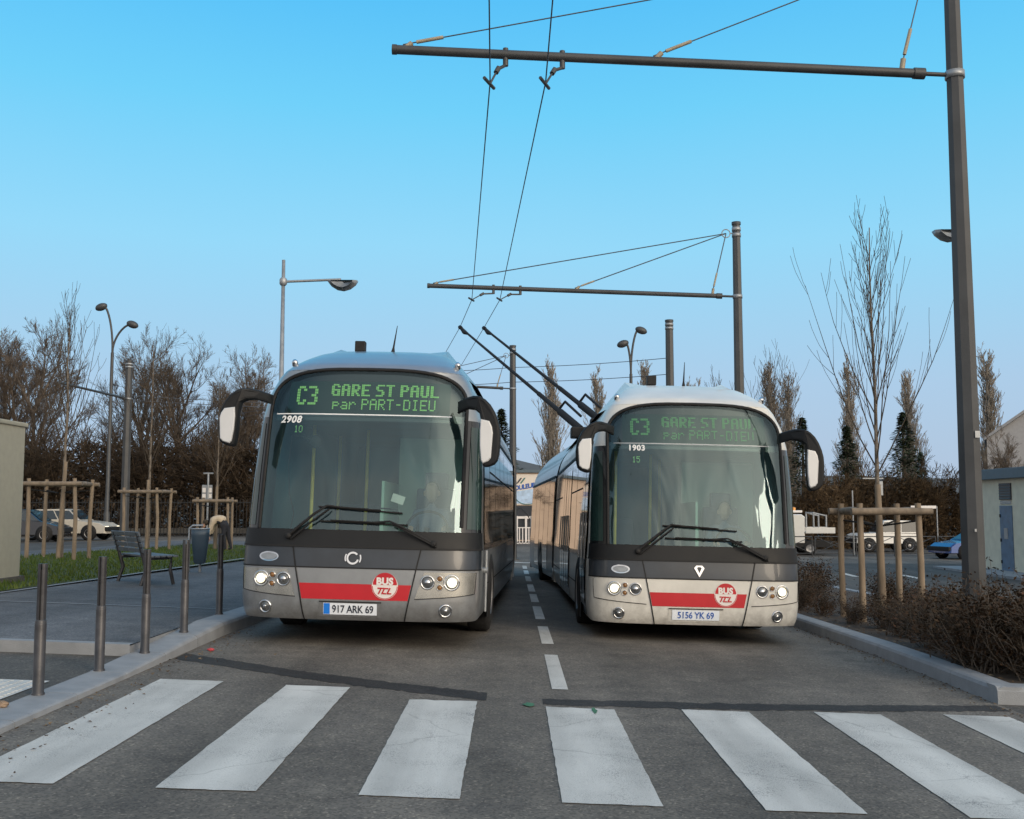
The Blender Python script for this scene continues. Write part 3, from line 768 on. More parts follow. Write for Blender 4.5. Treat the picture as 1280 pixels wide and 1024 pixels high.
        c = fx(sgn * .945, .405, .002); nrm = (fx(sgn * .945, .405, .05) - fx(sgn * .945, .405, 0)).normalized()
        hl2.lathe([(.072, -.01), (.07, .012), (.058, .014), (.05, .002)], c, nrm, 22); fg = P(hl2, 'fog_light', 'chrome')
        l = MB(); l.lathe([(.052, .002), (.045, .012), (0, .018)], c, nrm, 18); P(l, 'lamp_lens', 'lens', fg)
        l = MB(); l.lathe([(.02, .016), (.016, .02), (0, .021)], c, nrm, 12); P(l, 'lamp_bulb', 'chrome', fg)
    # wipers
    def wiper(piv, elbow, b0, b1, nm='wiper'):
        a = MB(); o_ = .07
        pp = [fx(*piv, .03), fx(piv[0] * .3 + elbow[0] * .7, piv[1] * .3 + elbow[1] * .7, o_ + .03), fx(*elbow, o_)]
        a.tube(pp, [.02, .014, .011], 6); a.tube([p + Vector((.03, -.005, -.035)) for p in pp], [.013, .009, .008], 5)
        a.lathe([(.034, 0), (.034, .05), (.02, .06), (0, .06)], fx(*piv, 0), (0, -1, .1), 12)
        wp = P(a, nm, 'gasket')
        k = MB(); n = 8
        bl = [fx(b0[0] + (b1[0] - b0[0]) * i / n, b0[1] + (b1[1] - b0[1]) * i / n, .03) for i in range(n + 1)]
        k.tube(bl, .011, 6); up = [p + Vector((0, -.022, .012)) for p in bl[1:-2]]; k.tube(up, .009, 5)
        k.tube([fx(*elbow, o_), bl[n // 2]], .012, 6)
        P(k, 'wiper_blade', 'gasket', wp)
    wiper((-.73, 1.14), (-.33, 1.455), (-.43, 1.45), (.46, 1.40))
    wiper((.80, 1.09), (.34, 1.305), (-.40, 1.30), (.52, 1.275))
    # mirrors: flat drooping arm that flows into the housing, pale cover inset
    out_ = [(-.04, .075), (.05, .10), (.14, .112), (.21, .105), (.275, .075), (.33, .03), (.375, -.03), (.41, -.10), (.432, -.17), (.44, -.25), (.438, -.33), (.43, -.40), (.415, -.455), (.385, -.487),
            (.33, -.508), (.285, -.513), (.262, -.50), (.25, -.46), (.243, -.33), (.238, -.2), (.232, -.12), (.213, -.045), (.165, -.012), (.088, .002), (-.04, -.03)]
    ins_ = [(.418, -.22), (.405, -.165), (.37, -.115), (.262, -.10), (.255, -.2), (.26, -.34), (.278, -.46), (.30, -.485), (.37, -.465), (.402, -.435)]
    for sgn, x_, z_, ks in ((-1, 1.06, 2.575, 1.0), (1, 1.04, 2.52, 1.2)):
        def slab(poly, y0, y1, bev, nm, mt, par):
            bm = bmesh.new(); vs = [bm.verts.new((sgn * (x_ + a), 0, z_ + c * ks)) for a, c in poly]
            f = bm.faces.new(vs); r = bmesh.ops.extrude_face_region(bm, geom=[f])
            for v in bm.verts: v.co.y = y0
            for v in [e for e in r['geom'] if isinstance(e, bmesh.types.BMVert)]: v.co.y = y1
            ed = [e for e in bm.edges if abs(e.verts[0].co.y - e.verts[1].co.y) < 1e-6]
            bmesh.ops.bevel(bm, geom=ed, offset=bev, segments=3, profile=.55, affect='EDGES')
            for v in bm.verts: v.co.y += .28 * max(0, 1 - (abs(v.co.x) - x_ + .05) / .28) ** 1.4 - .03
            bm.verts.index_update(); k = MB(); k.add([v.co.copy() for v in bm.verts], [[v.index for v in f.verts] for f in bm.faces], False); bm.free()
            return P(k, nm, mt, par)
        mi = slab(out_, -.07, .07, .028, 'mirror', 'black', root)
        slab(ins_ if sgn < 0 else [(.225 + (a - .255) * .84, c) for a, c in ins_], -.092, -.05, .012, 'mirror_cover', 'mirror', mi)
    # roof bits: black camera box, aerial, marker lamps
    r = MB(); r.box((-.36, 1.75, 3.44), (.125, .12, .13), bev=.012); r.box((-.36, 1.75, 3.36), (.06, .06, .08)); P(r, 'roof_camera', 'gasket')
    r = MB(); r.tube([(.06, 1.6, 3.33), (.065, 1.63, 3.42), (.09, 1.71, 3.70)], [.03, .012, .004], 6); P(r, 'aerial', 'gasket')
    for x in (-.93, .93):
        r = MB(); c = fx(x, 3.06); r.lathe([(.035, 0), (.035, .05), (.02, .07), (0, .07)], c, (0, -.6, .8), 12); P(r, 'marker_lamp', 'chrome')
    # ---- side details
    for sgn in (-1, 1):
        band = MB()
        def bf(u, v, z0, z1, y0, y1, off, sgn=sgn):
            z = z0 + (z1 - z0) * v; return Vector((sgn * (interp(W, z) + off), y0 + (y1 - y0) * u, z))
        band.grid(lambda u, v: bf(u, v, 1.02, 2.46, .9, L1, .003), 4, 10); P(band, 'window_band', 'gloss')
        yy = [.98, 2.0, 3.3, 4.6, 5.9, 7.2, 8.5, 9.8]
        isdoor = (lambda k: k in (0, 3, 4)) if sgn < 0 else (lambda k: False)
        for k in range(len(yy) - 1):
            a0, a1 = yy[k] + .03, yy[k + 1] - .03
            if isdoor(k):
                dm = MB(); dm.grid(lambda u, v: bf(u, v, .3, 2.4, a0 - .02, a1 + .02, .010), 2, 8); dr_ = P(dm, 'door', 'gloss')
                for q in (0, 1):
                    b0 = a0 + .03 + q * (a1 - a0) / 2; b1 = b0 + (a1 - a0) / 2 - .07
                    dm = MB(); dm.grid(lambda u, v: bf(u, v, .42, 2.34, b0, b1, .016), 2, 8); P(dm, 'door_glass', 'sideglass', dr_)
                    dm = MB(); dm.tube([bf(0, 0, 1., 1., b1 + .01, b1, .03), bf(0, 0, 1.6, 1.6, b1 + .01, b1, .03)], .012, 5); P(dm, 'door_rail', 'galv', dr_)
            else:
                wm = MB(); wm.grid(lambda u, v: bf(u, v, 1.08, 2.40, a0, a1, .009), 2, 8); wn = P(wm, 'window', 'sideglass')
                if k > 0:
                    wm = MB(); wm.grid(lambda u, v: bf(u, v, 1.94, 1.96, a0, a1, .014), 2, 1); P(wm, 'window_bar', 'gasket', wn)
        sk = MB()
        for yv in (2.0, 3.3, 4.6, 5.9, 7.2, 8.5):
            sk.grid(lambda u, v: bf(u, v, .24, 1.0, yv - .006, yv + .006, .003), 1, 4)
        sk.grid(lambda u, v: bf(u, v, .615, .63, 1.0, L1, .003), 2, 1)
        P(sk, 'skirt_joints', 'gasket')
        rr = MB(); rr.grid(lambda u, v: bf(u, v, 2.47, 2.53, .9, L1, .012), 4, 1); P(rr, 'rain_gutter', 'gasket')
        ar = MB(); ar.grid(lambda u, v: Vector((sgn * (1.281), 2.3 + .62 * cos(pi * u) * (1 - .0 * v) * v, .21 + .68 * sin(pi * u) * v)), 16, 1); P(ar, 'wheel_arch', 'gasket')
        if sgn > 0:
            gr = MB(); gr.tube([(1.31, .86, .35), (1.31, .86, 1.02)], .016, 6); gr.tube([(1.28, .86, .8), (1.33, .86, .8)], .035, 8); P(gr, 'grab_handle', 'galv')
        for yw, par in ((2.3, None),):
            wh = MB(); o_ = (sgn * 1.155, yw, .485 + kneel - .0); wh.lathe([(.28, .14), (.36, .15), (.46, .13), (.485, .09), (.485, -.09), (.46, -.13), (.3, -.15)], o_, (sgn, 0, 0), 28)
            ww = P(wh, 'wheel', 'tyre'); wh = MB(); wh.lathe([(.28, .14), (.24, .08), (.1, .06), (.09, .1), (0, .1)], o_, (sgn, 0, 0), 24); P(wh, 'rim', 'rim', ww)
    un = MB(); un.box((0, 5.2, .28), (2.2, 8.6, .1)); P(un, 'underframe', 'gasket')
    # ---- interior
    it = MB(); it.box((0, 5.3, .38), (2.35, 9., .06)); P(it, 'floor', 'interior')
    it = MB()
    for sgn in (-1, 1): it.add([(sgn * 1.2, .95, .4), (sgn * 1.2, 6, .4), (sgn * 1.1, 6, 2.5), (sgn * 1.1, 1.0, 2.5)], [(0, 1, 2, 3)])
    it.add([(-1.1, .9, 2.5), (1.1, .9, 2.5), (1.1, 6, 2.5), (-1.1, 6, 2.5)], [(0, 1, 2, 3)])
    it.add([(-1.2, 6, .4), (1.2, 6, .4), (1.1, 6, 2.5), (-1.1, 6, 2.5)], [(0, 1, 2, 3)]); P(it, 'saloon_lining', 'interior')
    it = MB(); it.grid(lambda u, v: Vector(sp(-.62 + 1.24 * u, 1.2, -.03)) * (1 - v) + Vector((-1.0 + 2. * u, .75, 1.08)) * v, 12, 3); it.box((.45, .75, .85), (1.1, .35, .45), bev=.04); P(it, 'dashboard', 'black')
    it = MB()
    for k in range(24):
        a = 2 * pi * k / 24; a2 = 2 * pi * (k + 1) / 24
        c = Vector((.62, .98, 1.25)); u1 = Vector((1, 0, 0)); u2 = Vector((0, .55, .83))
        it.tube([c + (u1 * cos(a) + u2 * sin(a)) * .23, c + (u1 * cos(a2) + u2 * sin(a2)) * .23], .016, 5, False)
    it.tube([(.62, .85, .95), (.62, .98, 1.25)], .03, 6); P(it, 'steering_wheel', 'gasket')
    it = MB(); it.box((.62, 1.62, .85), (.5, .48, .12), bev=.04); it.box((.62, 1.88, 1.3), (.48, .12, .85), bev=.04); it.box((.62, 1.88, 1.82), (.28, .1, .2), bev=.03); P(it, 'driver_seat', 'seat')
    it = MB(); it.box((.62, 2.12, 1.4), (1.0, .04, 1.9)); P(it, 'cab_partition', 'interior2')
    it = MB(); it.box((.12, 1.45, 1.1), (.04, 1.2, .7)); it.box((.12, 1.45, 1.62), (.03, 1.15, .3)); P(it, 'cab_door', 'interior2')
    it = MB()
    for x, yv in ((-.85, 1.6), (-.3, 2.2), (-.85, 3.2), (.0, 3.4)): it.tube([(x, yv, .4), (x, yv, 2.45)], .022, 8)
    P(it, 'stanchions', 'rail')
    it = MB()
    for x in (-.8, .75):
        for yv in (3.2, 4.1, 5.): it.box((x, yv, .85), (.8, .42, .1), bev=.03); it.box((x, yv + .22, 1.2), (.8, .08, .7), bev=.03)
    P(it, 'passenger_seats', 'seat')
    if cfg['kind'] == 'a':       # small round interior mirror on a stalk with cable
        it = MB(); c = fx(-.56, 2.19, -.12); it.lathe([(.07, 0), (.075, .03), (.05, .06), (0, .06)], c, (0, -1, -.2), 18); it.tube([c, fx(-.72, 2.235, -.09), fx(-.8, 2.235, -.06)], .01, 5)
        it.tube([fx(-.82, 2.235, -.05), fx(-.83, 1.9, -.05), fx(-.79, 1.6, -.05), fx(-.72, 1.4, -.05), fx(-.74, 1.22, -.05)], .007, 5); P(it, 'interior_mirror', 'gasket')
        it = MB(); it.box((.36, .42, 1.56), (.14, .01, .09), rot=Matrix.Rotation(.3, 3, 'Y')); P(it, 'paper_slip', 'badge')
    # ---- bellows and trailing section
    be = MB(); prof = [(1.2, .3), (1.2, 2.4), (1.05, 2.85), (.7, 3.1), (-.7, 3.1), (-1.05, 2.85), (-1.2, 2.4), (-1.2, .3)]
    nb = 14
    vs = []
    for i in range(nb + 1):
        s = 1.0 if i % 2 else .94
        for x, z in prof: vs.append((x * s, L1 + .9 * i / nb, .3 + (z - .3) * (1 if i % 2 else .975)))
    be.add(vs, [(i * 8 + k, i * 8 + k + 1, i * 8 + 9 + k, i * 8 + 8 + k) for i in range(nb) for k in range(7)]); P(be, 'bellows', 'bellows')
    L2 = 7.0; rs = MB()
    for sgn in (-1, 1): rs.grid(lambda u, v: Vector((sgn * interp(W, .28 + 3.08 * v), L2 * u, .28 + 3.08 * v)), 2, 24)
    rs.grid(lambda u, v: Vector((w * (2 * u - 1), L2 * v, 3.36)), 2, 1)
    for yv in (0, L2): rs.add([(-1.27, yv, .25), (1.27, yv, .25), (1.18, yv, 2.45), (w, yv, 3.36), (-w, yv, 3.36), (-1.18, yv, 2.45)], [(0, 1, 2, 3, 4, 5)])
    rear = P(rs, 'rear_section', 'rearpaint'); rear.location = (0, L1 + .9, 0); rear.rotation_euler = (0, 0, cfg['bend'])
    for sgn in (-1, 1):
        bf2 = lambda u, v, z0, z1, y0, y1, off: Vector((sgn * (interp(W, z0 + (z1 - z0) * v) + off), y0 + (y1 - y0) * u, z0 + (z1 - z0) * v))
        bb = MB(); bb.grid(lambda u, v: bf2(u, v, 1.02, 2.46, .05, L2 - .05, .003), 2, 8); P(bb, 'window_band', 'gloss', rear)
        for k, (a0, a1) in enumerate([(.12, 1.3), (1.36, 2.6), (2.66, 3.9), (3.96, 5.2), (5.26, 6.8)]):
            wm = MB(); dz0 = .42 if (sgn < 0 and k in (1, 3)) else 1.08
            wm.grid(lambda u, v: bf2(u, v, dz0, 2.4, a0, a1, .009), 2, 8); P(wm, 'door_glass' if dz0 < 1 else 'window', 'sideglass', rear)
        rr = MB(); rr.grid(lambda u, v: bf2(u, v, 2.47, 2.53, .05, L2, .012), 2, 1); P(rr, 'rain_gutter', 'gasket', rear)
        wh = MB(); wh.lathe([(.28, .14), (.46, .13), (.485, .09), (.485, -.09), (.46, -.13), (.3, -.15)], (sgn * 1.15, 3.3, .485 + kneel), (sgn, 0, 0), 24); ww = P(wh, 'wheel', 'tyre', rear)
    # roof equipment housings
    for ya, yb, x in ((3.2, 5.6, .55), (6.0, 8.0, .55)):
        q = MB(); q.box((0, (ya + yb) / 2, 3.38), (x * 1.6, yb - ya, .12), bev=.04); P(q, 'roof_box', paint)
    if cfg['kind'] == 'b':
        # current collector poles swung to the wire on the left
        inv = (Matrix.Translation(root.location) @ root.rotation_euler.to_matrix().to_4x4()).inverted()
        for (bx_, hx_) in ((Vector((1.40, 22.0, 3.12)), Vector((-1.33, 27.3, 6.12))), (Vector((1.80, 22., 3.3)), Vector((-.72, 27.3, 6.10)))):
            a0 = inv @ bx_; a1 = inv @ hx_; d = a1 - a0
            q = MB(); q.tube([a0, a0 + d * .14], .075, 8); q.tube([a0 + d * .12, a0 + d * .3], .05, 8); q.tube([a0 + d * .28, a0 + d * .93], [.04, .028], 8); pole = P(q, 'trolley_pole', 'gasket')
            q = MB(); q.tube([a0 + d * .92, a0 + d * .955 + Vector((0, 0, -.03)), a0 + d * .985], [.03, .06, .04], 7); q.tube([a0 + d * .985, a1, a1 + Vector((.02, .25, .03))], [.05, .055, .04], 7); P(q, 'pole_head', 'gasket', pole)
            q = MB(); q.box(a0 + Vector((0, 0, -.08)), (.4, .4, .22), bev=.03); q.tube([a0 + d * .16 + Vector((.05, 0, .02)), a0 + d * .14 + Vector((.1, 0, .22)), a0 + d * .05 + Vector((.16, 0, .14))], .03, 6); P(q, 'pole_base', 'gasket', pole)
    bpy.context.view_layer.update()
    c = root.matrix_world @ Vector((.62, 1.55, .98))
    bus_driver(c, yaw, cfg['driver'])
    return root

make_bus(dict(kind='a', paint='silver', lamphouse='reflector', x=-1.65, y=11.33, yaw=radians(-2.2), kneel=0., bend=radians(3.5), led='led', fleet='2908', fleet_x=-.82, run='10', run_x=-.79,
              plate='917 ARK 69', label='silver grey articulated trolleybus with fleet number 2908 stopped beside the left kerb', driver='driver sitting behind the windscreen of the silver grey bus 2908'))
make_bus(dict(kind='b', paint='white', lamphouse='white', x=2.21, y=12.98, yaw=radians(.4), kneel=.07, bend=radians(2.6), led='leddim', fleet='1903', fleet_x=-.72, run='15', run_x=-.78,
              plate='5156 YK 69', label='white articulated trolleybus with fleet number 1903 and two roof poles raised to the wires', driver='driver sitting behind the windscreen of the white bus 1903'))

# ------------------------------------------------------------------ bollards
def bollard():
    t = thing('bollard', 'x', 'bollard', group='steel bollards along the left kerb')
    m = MB(); m.lathe([(.046, 0), (.046, .015), (.040, .02), (.040, .50), (.037, .52), (.032, .522)], sides=20); m.build('base_post', 'bollard', t)
    for s in (-1, 1):      # split upper half: two half-round bars with a slot between
        m = MB(); pr = [(s * (.006 + .027 * cos(a)), .032 * sin(a)) for a in [(-pi / 2 + pi * k / 10) for k in range(11)]]
        m.prism(pr, (1, 0, 0), (0, 1, 0), (0, 0, .42), (0, 0, .515)); m.build('upper_bar', 'bollard', t)
    m = MB(); m.box((0, 0, .70), (.013, .05, .38)); m.build('slot_core', 'gasket', t)
    m = MB(); m.lathe([(.038, .505), (.039, .53), (.034, .535)], sides=18); m.build('collar', 'bollard', t)
    return t
B0 = bollard()
lab = ['steel bollard nearest the camera beside the white tactile tiles', 'steel bollard second from the tactile tiles on the crossing pavement', 'steel bollard at the step edge of the raised platform',
       'steel bollard just past the step in front of the bench seat', 'steel bollard closest to the front of the silver bus']
for i, (x, y, dz) in enumerate([(-3.40, 7.90, .05), (-3.40, 9.05, .05), (-3.33, 9.95, .079), (-3.34, 11.15, .131), (-3.44, 12.85, .155)]):
    o = B0 if i == 0 else copy_tree(B0)
    o.location = (x, y, gz(x, y) + dz - .004); o.rotation_euler = (0, 0, [.1, -.2, .15, .3, -.1][i]); o['label'] = lab[i]

# ------------------------------------------------------------------ overhead line masts
def mast(x, y, H, r0, r1, armz, arm_to, stays, label, ringz, hang=True, cap=True):
    t = thing('catenary_mast', label, 'mast', (x, y, gz(x, y)), 0, 'overhead line masts')
    g = gz(x, y)
    m = MB(); m.lathe([(r0 * 1.5, 0), (r0 * 1.5, .04), (r0 * 1.02, .05), (r0, .3), (r1, H), (0, H)], sides=8, smooth=False); m.build('shaft', 'steel', t)
    for z in (armz - g, H - .25, H - .12) if cap else (armz - g,):
        k = r0 + (r1 - r0) * z / H; m = MB(); m.lathe([(k, -.04), (k + .012, -.04), (k + .012, .04), (k, .04)], (0, 0, z), sides=16); m.build('collar', 'galv', t)
    if cap: m = MB(); m.lathe([(r1 + .015, H - .02), (r1 + .015, H + .04), (0, H + .06)], sides=16); m.build('cap', 'steel', t)
    if arm_to:
        k = r1 + .02; A = Vector((0, 0, armz - g)); Bp = Vector(arm_to) - Vector((x, y, g)); d = (Bp - A).normalized(); A2 = A + d * (k + .25)
        m = MB(); m.tube([A2, Bp], .05, 12); m.tube([Bp - d * .02, Bp + d * .03], .056, 12); m.tube([A + d * k, A2], .025, 8); m.tube([A2 - d * .02, A2 + d * .1], .062, 12); am = m.build('bracket_arm', 'steel', t)
        rp = Vector((-k - .12 if Bp.x < 0 else k + .12, 0, ringz - g))
        m = MB(); m.tube([rp + Vector((.09 * cos(a), 0, .09 * sin(a))) for a in [2 * pi * q / 14 for q in range(15)]], .012, 5, False); m.tube([rp + Vector((.09, 0, 0)), Vector((-k * .2, 0, ringz - g + .02))], .014, 5); m.build('stay_ring', 'galv', t)
        for f in stays:
            q = A2 + (Bp - A2) * f + Vector((0, 0, .06)); e = rp; s = MB(); s.tube([q, e], .0075 if y < 15 else .012, 5)
            s.build('stay_cable', 'wire', t)
            s = MB(); dd = (e - q).normalized(); s.tube([q + dd * .15, q + dd * .45], .02, 6); s.tube([q - Vector((0, 0, .06)), q + dd * .1], .03, 6); s.build('turnbuckle', 'insul', t)
        if hang:
            for hx, hy, wx, wy, wz in hang:
                f = (hx - (x + A2.x)) / (Bp.x - A2.x); q = A2 + (Bp - A2) * f; wl = Vector((wx - x, wy - y, wz - g))
                s = MB(); s.tube([q + Vector((0, 0, .07)), q - Vector((0, 0, .13))], .03, 8); s.tube([q - Vector((0, 0, .12)), q + (wl - q) * .5], .018, 6); s.tube([q + (wl - q) * .45, q + (wl - q) * .62], .03, 6); s.tube([q + (wl - q) * .6, wl], .012, 5)
                s.tube([wl + Vector((-.06, -.12, .02)), wl + Vector((.04, .12, .0))], .02, 6); s.build('wire_hanger', 'steel', t)
    return t
m1 = mast(4.83, 11.4, 8.3, .13, .08, 6.21, (-1.28, 11.4, 6.50), (.985, .51, .04), 'tall grey overhead line mast rising from the shrubs, nearest of all', 7.65,
     hang=[(-.07, 11.4, -.235, 11.2, 6.03), (.55, 11.4, .36, 11.2, 6.03)], cap=True)
m = MB(); m.box((.04, -.118, 2.45), (.05, .02, .07)); m.box((-.02, -.124, 1.45), (.02, .015, .03)); m.build('inspection_plate', 'galv', m1)
mast(4.87, 23, 8.0, .13, .085, 6.06, (-1.80, 23, 6.30), (.985, .5, .03), 'grey overhead line mast behind the white bus roof with long arm', 7.45,
     hang=[(-.40, 23, -.86, 22.8, 5.95), (.18, 23, -.26, 22.8, 5.95)])
mast(.03, 40, 7.9, .15, .11, 5.95, (-4.6, 40, 6.2), (.95, .5, .05), 'grey overhead line mast standing in the gap between both buses', 7.2, hang=None)
mast(5.30, 36, 8.35, .16, .13, 5.0, None, (), 'bare grey mast without an arm behind the white bus roof', 7.5, hang=None)
mast(-16.5, 46.2, 7.75, .2, .15, 6.2, (-17.2, 40.8, 6.27), (), 'grey overhead line mast behind the left tree guards, arm reaching left', 7.2, hang=None)

def wire(pts, r, label, group, cat='overhead wire', name='contact_wire', sag=0.):
    m = MB(); P = []
    for a, b in zip(pts, pts[1:]):
        a = Vector(a); b = Vector(b)
        for k in range(8): t = k / 8; P.append(a + (b - a) * t - Vector((0, 0, sag * 4 * t * (1 - t))))
    P.append(Vector(pts[-1])); m.tube(P, r, 5)
    return tag(m.build(name, 'wire'), label, cat, group)
wire([(-.2, -6, 6.2), (-.22, 10, 6.36), (-.235, 11.2, 6.03 + .02), (-.86, 22.8, 5.95), (-1.33, 27.3, 6.12), (-2.3, 34, 6.1), (-4.2, 40, 6.0), (-16, 55, 6.0)], .008, 'left one of the two contact wires running over the road from above', 'trolleybus contact wires')
wire([(.4, -6, 6.2), (.39, 10, 6.36), (.36, 11.2, 6.05), (-.26, 22.8, 5.95), (-.72, 27.3, 6.10), (-1.6, 34, 6.05), (-3.6, 40, 6.0), (-15.5, 56, 6.0)], .008, 'right one of the two contact wires running over the road from above', 'trolleybus contact wires')
for z, l in ((6.75, 'upper thin span wire strung between the two far masts'), (6.2, 'lower thin span wire strung between the two far masts')):
    wire([(-4.0, 41, z - .02), (.03, 40.0, z), (5.30, 36, z + .05 - .25)], .012, l, 'span wires between far masts', 'span wire', 'span_wire', .05)
for z, l in ((6.35, 'upper pale wire pair running from the left mast behind the woods'), (6.15, 'lower pale wire pair running from the left mast behind the woods')):
    wire([(-16.5, 46.2, z), (-8, 50, z - .05)], .014, l, 'wires from the left mast', 'span wire', 'span_wire', .05)

# ------------------------------------------------------------------ street lamps
def lamp_single(x, y, H, arm, label, hidden=False):
    t = thing('street_lamp', label, 'street lamp', (x, y, gz(x, y)), 0, 'single arm street lamps'); z = H
    m = MB(); m.lathe([(.12, 0), (.12, .5), (.09, .6), (.045, H), (0, H)], sides=12); m.build('pole', 'galv', t)
    za = H - .58; s = 1 if arm > 0 else -1
    m = MB(); m.lathe([(.07, -.1), (.1, -.06), (.1, .06), (.07, .1)], (0, 0, za), sides=12); m.tube([(0, 0, za), (arm, 0, za + .06)], .035, 8); m.build('arm', 'galv', t)
    m = MB(); c = Vector((arm + s * .02, 0, za + .0))
    pr = [(-.38, .02), (.42, .02), (.36, -.08), (.22, -.19), (.05, -.24), (-.12, -.21), (-.28, -.11)]
    n = len(pr); vs = []
    for yv, k in ((-.17, .75), (-.1, 1), (.1, 1), (.17, .75)):
        vs += [c + Vector((s * p[0] * k, yv, p[1] * k)) for p in pr]
    m.add(vs, [(j * n + i, j * n + (i + 1) % n, (j + 1) * n + (i + 1) % n, (j + 1) * n + i) for j in range(3) for i in range(n)] + [tuple(range(n)), tuple(range(3 * n, 4 * n))], True)
    lm = m.build('lamp_head', 'galv', t)
    return t
lamp_single(-6.02, 28, 8.03 - gz(-6.02, 28), 1.52, 'grey street lamp with one short arm behind the silver bus roof')
lamp_single(10.62, 25, 8.6 - gz(10.4, 25), -.24, 'street lamp almost hidden behind the nearest mast, only its head peeping out')
def lamp_double(x, y, H1, H2, dx1, dx2, label, rz=0):
    t = thing('street_lamp', label, 'street lamp', (x, y, gz(x, y)), rz, 'double headed street lamps')
    sp_ = H1 * .8
    m = MB(); m.lathe([(.16, 0), (.16, 1.2), (.11, 1.3), (.08, sp_)], sides=10); m.build('pole', 'steel', t)
    for H, dx in ((H1, dx1), (H2, dx2)):
        pts = [(0, 0, sp_ - .2)] + [(dx * (u ** 1.9), 0, sp_ + (H - sp_) * (1 - (1 - u) ** 1.25)) for u in [k / 8 for k in range(1, 9)]]
        m = MB(); m.tube(pts, .055, 8); a = m.build('arm', 'steel', t)
        m = MB(); s = 1 if dx > 0 else -1; ellipsoid(m, (dx + s * .22, 0, H + .02), (.32, .2, .19), 12, 8, Matrix.Rotation(s * .35, 3, 'Y')); m.build('lamp_head', 'steel', a)
    return t
lamp_double(-20.2, 54.1, 11.6, 10.7, -.42, .75, 'tall dark street lamp with two curved heads before the bare woods')
lamp_double(6.1, 55, 11.2, 10.5, .33, -.18, 'thin street lamp with two heads behind the white bus roof')

# ------------------------------------------------------------------ trees
def rot_about(d, ang, az):
    d = d.normalized(); ref = Vector((1, 0, 0)) if abs(d.x) < .8 else Vector((0, 1, 0))
    a = (ref - d * ref.dot(d)).normalized(); b = d.cross(a)
    return (d * cos(ang) + (a * cos(az) + b * sin(az)) * sin(ang)).normalized()
def grow(mb, p, d, L, r, lev, rng, kids, ang, trop=.15, wig=.12, segs=4, rmin=.006, shrink=.55):
    pts = [p.copy()]; rs = [r]; q = p.copy(); dirs = []
    for i in range(segs):
        d = (d + UP * trop * .25 + Vector((rng.gauss(0, wig), rng.gauss(0, wig), rng.gauss(0, wig))) * .5).normalized()
        q = q + d * L / segs; pts.append(q.copy()); rs.append(max(rmin, r * (1 - .8 * (i + 1) / segs))); dirs.append(d.copy())
    mb.tube(pts, rs, 5 if r > .04 else 3, False)
    if lev <= 0: return
    for k in range(kids[-lev] if lev <= len(kids) else 3):
        f = rng.uniform(.2, .98); i = min(int(f * segs), segs - 1); b = pts[i] + (pts[i + 1] - pts[i]) * (f * segs - i)
        nd = rot_about(dirs[i], rng.gauss(ang, ang * .25), rng.uniform(0, 2 * pi))
        grow(mb, b, nd, L * shrink * rng.uniform(.6, 1.25) * (1.15 - .5 * f), max(rmin, r * .5 * (1 - .5 * f)), lev - 1, rng, kids, ang, trop, wig, max(2, segs - 1), rmin, shrink)

